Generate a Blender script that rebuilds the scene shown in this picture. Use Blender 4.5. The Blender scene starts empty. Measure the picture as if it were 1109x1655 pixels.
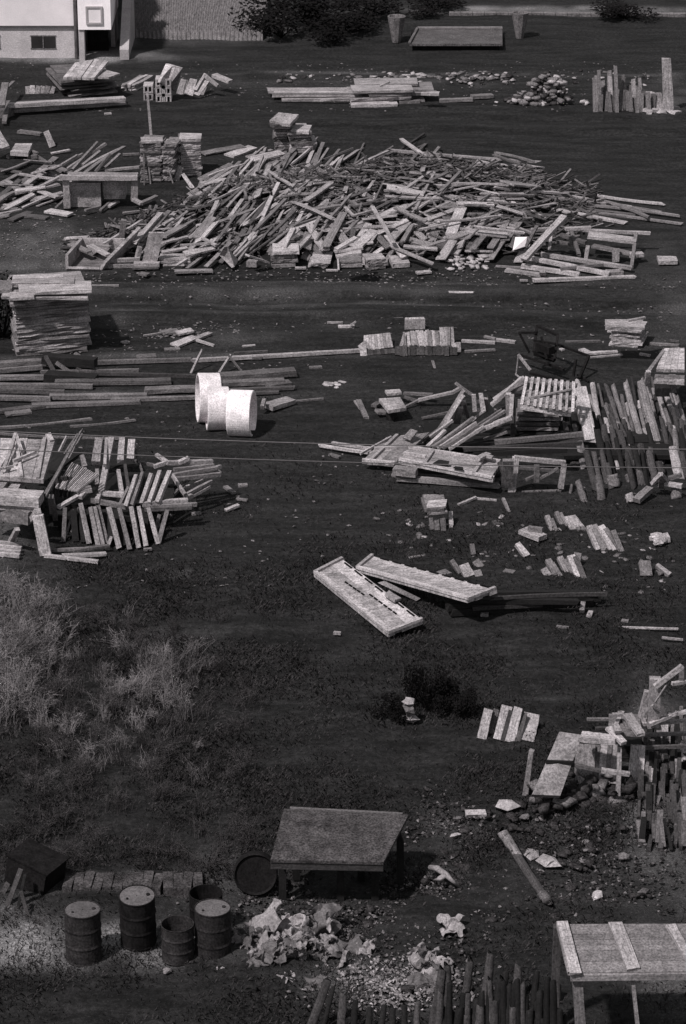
import bpy, math, random
import numpy as np
from mathutils import Vector, Matrix, noise as mnoise
R = math.radians
rnd = random.Random(7)
sc = bpy.context.scene
C = sc.collection

# ------------------------------------------------------------------ camera, sky, sun, exposure
PITCH, CAMH, FPX, CX, CY = 22.5, 24.7, 4900.0, 554.5, 827.5
cam = bpy.data.objects.new('camera', bpy.data.cameras.new('camera'))
C.objects.link(cam); sc.camera = cam
cam.location = (0, 0, CAMH); cam.rotation_euler = (R(90-PITCH), 0, 0)
cam.data.sensor_fit = 'VERTICAL'; cam.data.angle_y = 2*math.atan(827.5/FPX)
cam.data.clip_start = 1; cam.data.clip_end = 9000

SUNV = Vector((-0.40, -0.42, 0.81)).normalized()
sun_el = math.asin(SUNV.z); sun_az = math.atan2(SUNV.x, SUNV.y)
w = bpy.data.worlds.new('World'); sc.world = w; w.use_nodes = True
nt = w.node_tree
sky = nt.nodes.new('ShaderNodeTexSky'); sky.sky_type = 'NISHITA'; sky.sun_disc = False
sky.sun_elevation = sun_el; sky.sun_rotation = sun_az
hs = nt.nodes.new('ShaderNodeHueSaturation'); hs.inputs['Saturation'].default_value = 0.06   # black-and-white picture
nt.links.new(sky.outputs[0], hs.inputs['Color'])
bg = nt.nodes['Background']; nt.links.new(hs.outputs[0], bg.inputs[0]); bg.inputs[1].default_value = 0.05
sl = bpy.data.lights.new('sun', 'SUN'); sl.energy = 2.6; sl.angle = R(2.5); sl.color = (1, .965, .96)
sun = bpy.data.objects.new('sun', sl); C.objects.link(sun)
sun.rotation_euler = (-SUNV).to_track_quat('-Z', 'Y').to_euler()
sc.view_settings.view_transform = 'Standard'; sc.view_settings.look = 'None'
sc.view_settings.gamma = 1; sc.view_settings.exposure = 0.6
sc.cycles.max_bounces = 5

# ------------------------------------------------------------------ picture to place
ct, st = math.cos(R(PITCH)), math.sin(R(PITCH))
CR = dict(W=(0, 0, 1), A=(0, 0, 1.980), B=(549, 0, 1.980), C=(0, 200, 2.464), D=(400, 200, 2.218), E=(700, 250, 2.711),
          F=(0, 430, 2.218), G=(0, 680, 2.7725), H=(480, 500, 3.466), I=(500, 590, 2.411), J=(800, 500, 3.589),
          K=(480, 790, 1.763), M=(600, 1050, 2.179), N=(0, 900, 2.640), O=(0, 1260, 2.218), Q=(340, 1280, 2.520),
          S=(700, 1300, 2.711), T=(350, 1020, 2.464), a=(300, 590, 6.16), b=(0, 430, 6.16), c=(100, 340, 4.436),
          d=(0, 80, 2.843), e=(940, 1050, 5.911), f=(400, 360, 3.697))
def cv(cr, x, y):
    o = CR[cr]; return o[0]+x/o[2], o[1]+y/o[2]
def ray(px, py):
    a, v = (px-CX)/FPX, (CY-py)/FPX
    return Vector((a, ct+v*st, -st+v*ct))
def P(px, py, z=0.0):                 # ground point (or point at height z)
    d = ray(px, py); k = (z-CAMH)/d.z
    return Vector((d.x*k, d.y*k, z))
def PY(px, py, Y):                    # point in the upright plane at distance Y
    d = ray(px, py); k = Y/d.y
    return Vector((d.x*k, Y, CAMH+d.z*k))
def proj(x, y, z):
    dz = z-CAMH; zc = y*ct-dz*st
    return CX+FPX*x/zc, CY-FPX*(y*st+dz*ct)/zc

# ------------------------------------------------------------------ fast value noise
_rs = np.random.RandomState(3); _T = _rs.rand(256, 256)
def vnoise(x, y):
    xi = np.floor(x).astype(int); yi = np.floor(y).astype(int); fx = x-xi; fy = y-yi
    fx = fx*fx*(3-2*fx); fy = fy*fy*(3-2*fy)
    g = lambda a, b: _T[a % 256, b % 256]
    return (g(xi, yi)*(1-fx)+g(xi+1, yi)*fx)*(1-fy)+(g(xi, yi+1)*(1-fx)+g(xi+1, yi+1)*fx)*fy
def fbm(x, y, o=4):
    s = 0; a = .5
    for i in range(o):
        s = s+a*vnoise(x*2**i+17.3*i, y*2**i+5.1*i); a *= .5
    return s

# ------------------------------------------------------------------ materials
def newmat(name):
    m = bpy.data.materials.new(name); m.use_nodes = True
    n = m.node_tree; b = n.nodes['Principled BSDF']
    return m, n, b
def N(n, t, **k):
    o = n.nodes.new(t)
    for a, v in k.items(): setattr(o, a, v)
    return o
def math_(n, op, a, b, clamp=False):
    m = N(n, 'ShaderNodeMath', operation=op, use_clamp=clamp)
    for i, v in enumerate((a, b)):
        if isinstance(v, (int, float)): m.inputs[i].default_value = v
        else: n.links.new(v, m.inputs[i])
    return m.outputs[0]
def ramp(n, fac, stops):
    r = N(n, 'ShaderNodeValToRGB'); e = r.color_ramp.elements
    while len(e) < len(stops): e.new(.5)
    for k, (p, v) in enumerate(stops):
        e[k].position = p; e[k].color = (v, v, v, 1)
    n.links.new(fac, r.inputs[0]); return r.outputs[0]
def ntex(n, vec, scale, detail=3, rough=.6):
    t = N(n, 'ShaderNodeTexNoise'); t.inputs['Scale'].default_value = scale
    t.inputs['Detail'].default_value = detail; t.inputs['Roughness'].default_value = rough
    if vec is not None: n.links.new(vec, t.inputs['Vector'])
    return t.outputs['Fac']
TINT = (1.0, .93, .955)
def finish(n, b, val, rough, bump=None, bs=.3, bd=.02, tint=None):
    mul = N(n, 'ShaderNodeMix', data_type='RGBA', blend_type='MULTIPLY'); mul.inputs[0].default_value = 1
    cmb = N(n, 'ShaderNodeCombineColor')
    for i in range(3): n.links.new(val, cmb.inputs[i])
    n.links.new(cmb.outputs[0], mul.inputs[6]); mul.inputs[7].default_value = (*(tint or TINT), 1)
    n.links.new(mul.outputs[2], b.inputs['Base Color'])
    b.inputs['Roughness'].default_value = rough; b.inputs['Specular IOR Level'].default_value = .25
    if bump is not None:
        bp = N(n, 'ShaderNodeBump'); bp.inputs['Strength'].default_value = bs; bp.inputs['Distance'].default_value = bd
        n.links.new(bump, bp.inputs['Height']); n.links.new(bp.outputs[0], b.inputs['Normal'])
def wood_mat(name, val, spread=.5, speck=.5):
    m, n, b = newmat(name)
    tc = N(n, 'ShaderNodeTexCoord'); oi = N(n, 'ShaderNodeObjectInfo'); ge = N(n, 'ShaderNodeNewGeometry')
    ad = N(n, 'ShaderNodeVectorMath', operation='ADD'); n.links.new(tc.outputs['Object'], ad.inputs[0])
    sc3 = N(n, 'ShaderNodeVectorMath', operation='SCALE'); sc3.inputs[0].default_value = (9, 13, 7)
    n.links.new(oi.outputs['Random'], sc3.inputs['Scale']); n.links.new(sc3.outputs[0], ad.inputs[1])
    mp = N(n, 'ShaderNodeMapping'); mp.inputs['Scale'].default_value = (2.2, 7, 3); n.links.new(ad.outputs[0], mp.inputs[0])
    grain = ntex(n, mp.outputs[0], 1.6, 5, .65)
    sp = ntex(n, ge.outputs['Position'], 26, 3, .75)
    bl = ntex(n, ge.outputs['Position'], 2.2, 3, .6)
    v = math_(n, 'MULTIPLY', ramp(n, grain, [(.32, .5), (.6, 1.12)]), ramp(n, sp, [(.36, 1-speck), (.64, 1+speck*.55)]))
    v = math_(n, 'MULTIPLY', v, ramp(n, bl, [(.3, .68), (.65, 1.12)]))
    r = math_(n, 'ADD', math_(n, 'MULTIPLY', oi.outputs['Random'], spread), 1-spread*.55)
    v = math_(n, 'MULTIPLY', v, r); v = math_(n, 'MULTIPLY', v, val)
    finish(n, b, v, .85, grain, .35, .01)
    return m
def plain_mat(name, val, rough=.8, scale=9, lo=.6, hi=1.25, speck=.35, bump=.3, metal=0):
    m, n, b = newmat(name); ge = N(n, 'ShaderNodeNewGeometry'); oi = N(n, 'ShaderNodeObjectInfo')
    a = ntex(n, ge.outputs['Position'], scale, 5, .65); s = ntex(n, ge.outputs['Position'], 30, 2, .7)
    v = math_(n, 'MULTIPLY', ramp(n, a, [(.33, lo), (.67, hi)]), ramp(n, s, [(.36, 1-speck), (.64, 1+speck)]))
    v = math_(n, 'MULTIPLY', v, math_(n, 'ADD', math_(n, 'MULTIPLY', oi.outputs['Random'], .35), .83))
    v = math_(n, 'MULTIPLY', v, val); finish(n, b, v, rough, a, bump, .02)
    b.inputs['Metallic'].default_value = metal
    if val < .06: b.inputs['Specular IOR Level'].default_value = .04
    return m
M = dict(dusty=plain_mat('dusty_drum', .028, .8, 5, .6, 1.4, .4, .1), dim_=plain_mat('sooty_stone', .035, .9, 6, .5, 1.6, .5, .5), garden=plain_mat('garden_earth', .15, .9, 4, .6, 1.4, .5, .3), slab=plain_mat('speckled_slab', .085, .9, 3, .7, 1.3, .7, .2), drum_dark=plain_mat('dark_drum', .014, .7, 5, .6, 1.4, .3, .1),
         pale=wood_mat('pale_wood', .45), mid=wood_mat('grey_wood', .33, .8), dim=wood_mat('dim_wood', .17, .8),
         dark=wood_mat('dark_wood', .065, .8), black=wood_mat('black_wood_and_shade', .014, .6),  # black: dark timbers, and shade painted inside and under the piles
         white=plain_mat('white_render', .90, .9, 1.2, .9, 1.05, .06, .1), plinth=plain_mat('plinth_render', .46, .9, 1.5, .8, 1.1, .2, .2),
         glass=plain_mat('dark_glass', .03, .2, 2, .8, 1.2, .1, 0), concrete=plain_mat('concrete', .80, .9, 3.5, .72, 1.1, .25, .6),
         stone=plain_mat('rubble_stone', .33, .9, 6, .55, 1.4, .4, .5), brick=plain_mat('block', .36, .9, 5, .6, 1.2, .3, .4),
         metal=plain_mat('rusty_metal', .10, .6, 5, .6, 1.4, .3, .2, .2), ink=plain_mat('black_metal_and_shade', .012, .7, 6, .6, 1.4, .3, .2),
         lid=plain_mat('dusty_lid', .10, .7, 5, .75, 1.2, .3, .1), felt=plain_mat('roofing_felt', .052, .9, 3, .5, 1.5, .6, .2),
         sheet=plain_mat('crumpled_sheet', .27, .8, 3, .6, 1.2, .3, .2), tar=plain_mat('dark_bush', .008, .9, 4, .6, 1.5, .3, .2),
         straw=plain_mat('dry_stalk', .165, .9, 1.2, .3, 1.5, .5, 0), roof=plain_mat('weathered_roof_board', .17, .9, 5, .65, 1.2, .4, .3),
         cable=plain_mat('cable', .11, .6, 2, .8, 1.2, .1, 0), leaf=plain_mat('dark_leaf', .009, .8, 1, .5, 1.6, .4, 0),
         chip=plain_mat('wood_chip', .46, .9, 1.5, .4, 1.4, .4, 0), gravelm=plain_mat('gravel_grey', .17, .9, 2, .4, 1.5, .4, 0),
         dull=plain_mat('dull_grey', .13, .9, 3, .6, 1.4, .5, .3))

# ------------------------------------------------------------------ mesh building
class MB:
    def __init__(s): s.v = []; s.f = []; s.m = []
    def box(s, c, d, rot=None, mi=0):
        c = Vector(c); k = len(s.v)
        for x in (-.5, .5):
            for y in (-.5, .5):
                for z in (-.5, .5):
                    p = Vector((x*d[0], y*d[1], z*d[2]))
                    if rot is not None: p = rot @ p
                    s.v.append(p+c)
        for f in ((0, 1, 3, 2), (4, 6, 7, 5), (0, 4, 5, 1), (2, 3, 7, 6), (0, 2, 6, 4), (1, 5, 7, 3)): s.f.append([k+i for i in f]); s.m.append(mi)
    def poly(s, pts, mi=0):
        k = len(s.v); s.v += [Vector(p) for p in pts]; s.f.append(list(range(k, k+len(pts)))); s.m.append(mi)
    def hull8(s, top, bot):            # slab between two quads
        k = len(s.v); s.v += [Vector(p) for p in top]+[Vector(p) for p in bot]
        s.f += [[k, k+1, k+2, k+3], [k+7, k+6, k+5, k+4]]+[[k+i, k+4+i, k+4+(i+1) % 4, k+(i+1) % 4] for i in range(4)]; s.m += [0]*6
    def tube(s, pts, rads, n=8, cap=True):
        k = len(s.v)
        for i, p in enumerate(pts):
            p = Vector(p); d = (Vector(pts[min(i+1, len(pts)-1)])-Vector(pts[max(i-1, 0)])).normalized()
            a = d.orthogonal().normalized(); b = d.cross(a)
            for j in range(n):
                t = 2*math.pi*j/n; s.v.append(p+(a*math.cos(t)+b*math.sin(t))*rads[i])
        for i in range(len(pts)-1):
            for j in range(n):
                s.f.append([k+i*n+j, k+i*n+(j+1) % n, k+(i+1)*n+(j+1) % n, k+(i+1)*n+j]); s.m.append(0)
        if cap:
            s.f.append([k+j for j in range(n)][::-1]); s.f.append([k+(len(pts)-1)*n+j for j in range(n)]); s.m += [0, 0]
    def lathe(s, prof, n=32, axis='Z'):
        k = len(s.v)
        for r, z in prof:
            for j in range(n):
                t = 2*math.pi*j/n; c = (r*math.cos(t), r*math.sin(t))
                s.v.append(Vector((c[0], c[1], z)) if axis == 'Z' else Vector((z, c[0], c[1])))
        for i in range(len(prof)-1):
            for j in range(n):
                s.f.append([k+i*n+j, k+i*n+(j+1) % n, k+(i+1)*n+(j+1) % n, k+(i+1)*n+j]); s.m.append(0)
    def mesh(s, name, mats, smooth=False):
        me = bpy.data.meshes.new(name); me.from_pydata([tuple(v) for v in s.v], [], s.f)
        for m in (mats if isinstance(mats, (list, tuple)) else [mats]): me.materials.append(M[m] if isinstance(m, str) else m)
        me.polygons.foreach_set('material_index', s.m if len(s.m) == len(s.f) else [0]*len(s.f))
        if smooth: me.polygons.foreach_set('use_smooth', [True]*len(s.f))
        me.update(); return me
def link(name, me, mat4=None, parent=None):
    o = bpy.data.objects.new(name, me); C.objects.link(o)
    if mat4 is None: mat4 = Matrix()
    if parent is not None:
        o.parent = parent; mat4 = Matrix.Translation(-parent.location) @ mat4
    o.matrix_basis = mat4
    return o
def tag(o, label, cat, group=None, kind=None):
    if label: o['label'] = label
    if cat: o['category'] = cat
    if group: o['group'] = group
    if kind: o['kind'] = kind
    return o
def thing(name, label, cat, loc, group=None):
    o = bpy.data.objects.new(name, None); C.objects.link(o); o.location = Vector(loc); o.empty_display_size = .2
    return tag(o, label, cat, group)

# shared plank and log meshes, one metre cube, grain along x
def plank_mesh(seed, mat, bent):
    r = random.Random(seed); n = 6; mb = MB(); bow = r.uniform(-.6, .6) if bent else r.uniform(-.06, .06); side = r.uniform(-.3, .3) if bent else r.uniform(-.04, .04)
    k_ = .07 if bent else .02; e0 = [r.uniform(-k_, k_*.5) for _ in range(4)]; e1 = [r.uniform(-k_*.5, k_) for _ in range(4)]
    tw = r.uniform(.82, 1.0)
    for i in range(n+1):
        u = i/n; x = u-.5; q = 4*u*(1-u)
        for j, (a, b) in enumerate(((-.5, -.5), (.5, -.5), (.5, .5), (-.5, .5))):
            xx = x+(e0[j] if i == 0 else e1[j] if i == n else 0)
            ww = (1-(1-tw)*u)
            mb.v.append(Vector((xx, a*ww+side*q*.6+r.uniform(-.02, .02), b+bow*q+r.uniform(-.05, .05))))
    for i in range(n):
        for j in range(4):
            mb.f.append([i*4+j, i*4+(j+1) % 4, i*4+4+(j+1) % 4, i*4+4+j][::-1])
    mb.f.append([0, 1, 2, 3][::-1]); mb.f.append([n*4+j for j in range(4)]); mb.m = [0]*len(mb.f)
    return mb.mesh('plank_shape', mat)
def log_mesh(seed, mat):
    r = random.Random(seed); mb = MB(); pts = []; rad = []
    for i in range(7):
        u = i/6; q = min(1, 4*u*(1-u))*.07; pts.append((u-.5, r.uniform(-q, q), r.uniform(-q, q))); rad.append(.5*(1-.18*u)*r.uniform(.94, 1.04))
    pts.append((.512, 0, 0)); rad.append(.33); pts.append((.517, 0, 0)); rad.append(.12)
    mb.tube(pts, rad, 9); return mb.mesh('log_shape', mat, True)
PM = {}
def pmesh(mat, log=False, bent=True):
    k = (mat, log, bent)
    if k not in PM:
        s = 100*len(PM); PM[k] = [log_mesh(s+i, mat) if log else plank_mesh(s+i, mat, bent) for i in range(6)]
    return rnd.choice(PM[k])
def barmat(A, B, w, t, waxis=None, roll=0):
    A, B = Vector(A), Vector(B); d = B-A; L = d.length; x = d.normalized()
    if waxis is not None: y = Vector(waxis)
    else:
        y = Vector((0, 0, 1)).cross(x)
        if y.length < .25: y = Vector((0, 1, 0)).cross(x) if False else Vector((1, 0, 0))
    y = (y-x*y.dot(x)).normalized()
    if roll: y = (Matrix.Rotation(roll, 3, x) @ y)
    z = x.cross(y)
    m = Matrix((x*L, y*w, z*t)).transposed().to_4x4(); m.translation = (A+B)/2
    return m
def bar(A, B, w, t, mat='mid', name='plank', label=None, cat='plank', group=None, parent=None, waxis=None, roll=0, log=False, straight=False):
    L_ = (Vector(B)-Vector(A)).length; me = pmesh(mat, log, w < .24 and t < .075 and L_ > 1.2) if not straight else cube(mat)
    o = link(name, me, barmat(A, B, w, t, waxis, roll), parent)
    if parent is None: tag(o, label, cat, group)
    elif label: o['label'] = label
    return o
CB = {}
def cube(mat):
    if mat not in CB:
        mb = MB(); mb.box((0, 0, 0), (1, 1, 1)); CB[mat] = mb.mesh('beam_shape', mat)
    return CB[mat]
ORD = 'first second third fourth fifth sixth seventh eighth ninth tenth eleventh twelfth thirteenth fourteenth fifteenth sixteenth seventeenth eighteenth nineteenth twentieth'.split()
_o = ORD[:9]
for _t, _s in (('thirtieth', 'twenty-'), ('fortieth', 'thirty-'), ('fiftieth', 'forty-'), ('sixtieth', 'fifty-'), ('seventieth', 'sixty-'), ('eightieth', 'seventy-'), ('ninetieth', 'eighty-'), ('hundredth', 'ninety-')): ORD += [_s+w for w in _o]+[_t]
TONE = dict(pale='pale', mid='grey', dim='dull', dark='dark', black='black')
def kind_of(name, w, t, L):
    if name not in ('plank', 'board'): return name
    if w < .085: return 'lath'
    if L < .72: return 'offcut'
    if name == 'plank' and w >= .185: return 'wide_board'
    if t >= .55*w and w >= .1: return 'squared_timber'
    return name
def autolabel(a, b, mat, where, L, name='plank', up=False, order=''):
    ang = math.degrees(math.atan2(-(b[1]-a[1]), b[0]-a[0])) % 180
    if up: dr = 'upright'
    elif ang < 12 or ang > 168: dr = 'level'
    elif ang < 40: dr = 'rising right'
    elif ang < 75: dr = 'slanting right'
    elif ang < 105: dr = 'pointing away'
    elif ang < 140: dr = 'slanting left'
    else: dr = 'falling right'
    size = 'short' if L < .8 else 'long' if L > 2.4 else ''
    for parts in ((order, size, TONE.get(mat, 'grey'), name, dr+',', where), (order, size, TONE.get(mat, 'grey'), name, where), (order, name, where), (order, where)):
        s = ' '.join(x for x in parts if x).replace('_', ' ')
        if len(s.split()) <= 16: break
    return s.rstrip(', ')
def ranks(mids, n):
    hor = (max(m[0] for m in mids)-min(m[0] for m in mids)) >= .8*(max(m[1] for m in mids)-min(m[1] for m in mids))
    o = sorted(range(n), key=lambda i: mids[i][0] if hor else mids[i][1]); r = {}
    for k, i in enumerate(o): r[i] = (ORD[k]+(' from left,' if hor else ' from top,')) if 1 < n and k < len(ORD) else ''
    return r
WS = dict(G=.70, I=.80, J=.88, M=.9, W=1, S=1, Q=1, O=1, H=.85, C=.78, D=.72, E=.8, c=.8, K=.78, d=.95)
def lay(cr, rows, where, group, cat='plank', name='plank', **kw):
    """rows: x0,y0,z0, x1,y1,z1, width, thick, mat -- ends read off the photograph, standing at height z"""
    if not rows: return
    rk = ranks([((r[0]+r[3])/2, (r[1]+r[4])/2) for r in rows], len(rows))
    for i, r in enumerate(rows):
        a = cv(cr, r[0], r[1]); b = cv(cr, r[3], r[4])
        A = P(a[0], a[1], r[2]); B = P(b[0], b[1], r[5]); L = (B-A).length; nm = kind_of(name, r[6], r[7], L)
        bar(A, B, r[6]*(WS.get(cr, .9) if r[6] < .45 else 1), r[7], r[8], name=nm, cat=nm.replace('_', ' '), group=group, label=(r[9] if len(r) > 9 else None) or autolabel(a, b, r[8], where, L, nm.replace('_', ' '), order=rk[i]), **kw)
def stand(cr, rows, where, group, cat='board', name='board', **kw):
    """rows: base x,y, top x,y, width, thick, mat, lean (top further back, metres)"""
    rk = ranks([((r[0]+r[2])/2, (r[1]+r[3])/2) for r in rows], len(rows))
    for i, r in enumerate(rows):
        a = cv(cr, r[0], r[1]); b = cv(cr, r[2], r[3]); A = P(a[0], a[1], 0); B = PY(b[0], b[1], A.y+r[7]); L = (B-A).length
        nm = kind_of(name, r[4], 0, L)
        bar(A, B, r[4]*(WS.get(cr, .9) if r[4] < .45 and not kw.get('log') else 1), r[5], r[6], name=nm, cat=nm.replace('_', ' '), group=group, label=r[8] if len(r) > 8 else autolabel(a, b, r[6], where, L, nm.replace('_', ' '), abs(b[0]-a[0]) < .2*abs(b[1]-a[1]), rk[i]), waxis=kw.get('waxis', (1, 0, 0)), log=kw.get('log', False))
def stack(cr, A, B, dep, ytop, n, k, mat, label, group, cat='board', z0=0, jit=.03, along='AB', gap=.8, skew=(0, 0), name='board'):
    """layered stack: A,B front foot ends in the picture, dep metres deep, ytop picture height of its front top edge"""
    a = P(*cv(cr, *A), z0); b = P(*cv(cr, *B), z0); u = b-a; L = u.length; u.normalize()
    v = Vector((-u.y, u.x, 0)); v = (v*dep+u*skew[0]*dep)
    top = PY(cv(cr, *A)[0], cv(cr, 0, ytop)[1], a.y).z; h = (top-z0)/n
    mats = mat if isinstance(mat, (list, tuple)) else [mat]
    for i in range(n):
        z = h*(i+.5); ju = rnd.uniform(-jit, jit)*2; jv = rnd.uniform(-jit, jit)
        kk = k if (i == n-1 or along != 'AB') else 1
        for j in range(kk):
            lab = label+', '+ORD[n-1-i]+' layer down'+('' if kk == 1 else (' (front)', ' (back)')[min(j, 1)] if kk == 2 else ' ('+ORD[j]+' across)')
            if along == 'AB':
                q = (j+.5)/kk; c = a+v*q+Vector((0, 0, z))+v.normalized()*jv
                e = rnd.uniform(-jit, jit)
                bar(c+u*(ju+e), c+u*(L+ju+e+rnd.uniform(-jit, jit)), dep/kk*.96, h*gap, rnd.choice(mats), name=name, label=lab, cat=cat, group=group)
            else:
                q = (j+.5)/kk; c = a+u*(L*q+ju)+Vector((0, 0, z)); e = rnd.uniform(-jit, jit)
                bar(c+v*(e*.6), c+v*(1+e), L/kk*.93, h*gap, rnd.choice(mats), name=name, label=lab, cat=cat, group=group)
    return top
def quad_thing(name, label, cat, group, cr, pts, zs, th, nb, rails, mat='pale', railmat='mid', rw=.07, along='u', boards=True, dashes=None, gapf=.97):
    W = [P(*cv(cr, *p), z) for p, z in zip(pts, zs)]
    base = sum(W, Vector())/4; base.z = 0
    o = thing(name, label, cat, base, group)
    q = lambda u, v: (W[0]*(1-u)+W[1]*u)*(1-v)+(W[3]*(1-u)+W[2]*u)*v
    nrm = (W[1]-W[0]).cross(W[3]-W[0]).normalized()
    if nrm.z < 0: nrm = -nrm
    dn = nrm*th
    for i in range(nb):
        a, b = (i+.5-gapf/2)/nb, (i+.5+gapf/2)/nb; mb = MB(); e0, e1 = rnd.uniform(-.012, .012), rnd.uniform(-.012, .012)
        t = [q(e0, a), q(1+e1, a), q(1+e1, b), q(e0, b)] if along == 'u' else [q(a, e0), q(b, e0), q(b, 1+e1), q(a, 1+e1)]
        t = [p-base+nrm*rnd.uniform(0, .008) for p in t]; mb.hull8(t, [p-dn for p in t])
        ob = link('board', mb.mesh('board_shape', mat), Matrix.Translation(base), o)
    for (u0, v0, u1, v1) in rails:
        bar(q(u0, v0)+nrm*.03, q(u1, v1)+nrm*.03, rw, .06, railmat, name='rail', parent=o, straight=True)
    if dashes:
        for (u0, v0, u1, v1, n) in dashes:
            mb = MB()
            for i in range(n):
                p0 = q(u0+(u1-u0)*(i+.12)/n, v0+(v1-v0)*(i+.12)/n); p1 = q(u0+(u1-u0)*(i+.8)/n, v0+(v1-v0)*(i+.8)/n)
                m = barmat(p0+nrm*.02-base, p1+nrm*.02-base, .032, .02)
                k = len(mb.v)
                for x in (-.5, .5):
                    for y in (-.5, .5):
                        for z in (-.5, .5): mb.v.append(m @ Vector((x, y, z)))
                for f in ((0, 1, 3, 2), (4, 6, 7, 5), (0, 4, 5, 1), (2, 3, 7, 6), (0, 2, 6, 4), (1, 5, 7, 3)): mb.f.append([k+g for g in f]); mb.m.append(0)
            link('hinge_strip', mb.mesh('strip_shape', 'ink'), Matrix.Translation(base), o)
    return o

# ------------------------------------------------------------------ ground: one sheet to the horizon, ruts, dirt patches
PATCH = [  # x, y, rx, ry, amount (dust, sawdust and dry grass lying on the dark soil), all real patches of ground
 (60, 395, 120, 45, .35), (30, 430, 90, 10, .25), (150, 520, 90, 8, .15), (430, 470, 420, 9, .22), (480, 488, 300, 4, .30), (250, 505, 300, 4, .22),
 (620, 455, 420, 4, .18), (380, 540, 110, 20, .15), (240, 575, 330, 5, .30), (120, 640, 280, 12, .16), (300, 640, 300, 5, .12), (560, 520, 40, 12, .1),
 (100, 92, 190, 8, .9), (185, 75, 22, 20, .9), (320, 35, 150, 30, .42), (420, 50, 60, 12, .2), (900, 15, 230, 7, .75), (760, 15, 60, 6, .5),
 (700, 119, 400, 2.5, .35), (420, 130, 300, 8, .08), (700, 135, 140, 7, .12), (940, 500, 160, 5, .12), (950, 555, 150, 10, .10), (880, 440, 170, 8, .08),
 (0, 880, 40, 60, .4), (40, 960, 70, 60, .16), (260, 1030, 80, 40, .10), (130, 1530, 220, 38, .95), (20, 1500, 80, 60, .4), (200, 1432, 130, 14, .55), (330, 1470, 60, 90, .2),
 (620, 1590, 120, 40, .5), (720, 1330, 45, 35, .35), (660, 1420, 60, 30, .2), (500, 1480, 130, 60, .15), (900, 1400, 120, 90, .12), (1060, 1300, 50, 200, .35), (1090, 1600, 60, 50, .5),
 (660, 780, 420, 80, .03), (560, 620, 60, 14, .10), (880, 1120, 80, 6, .10), (260, 925, 20, 8, .3), (640, 1000, 300, 20, .03), (1060, 470, 60, 100, .15), (1080, 150, 40, 30, .3),
 (560, 1060, 40, 10, .05), (430, 1062, 180, 12, .05)]
def ground_h(x, y):
    px, py = proj(x, y, 0)
    h = (fbm(x*.45, y*.45, 4)-.47)*.16
    rough = np.clip((py-830)/250, 0, 1)
    h = h+rough*(fbm(x*1.1+9, y*1.1, 4)-.47)*.34
    rut = np.clip(1-np.abs(py-490)/85, 0, 1)+.6*np.clip(1-np.abs(py-205)/45, 0, 1)
    yy = y+.5*np.sin(x*.13)+fbm(x*.08, y*.08, 2)*3
    h = h+rut*.08*np.sin(yy*3.1)+rut*.045*np.sin(yy*7.3)*fbm(x*.6, y*.6, 2)*2
    m = (np.abs(x) < 40) & (y > 28) & (y < 140)
    return np.where(m, h, h*.6)
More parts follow.
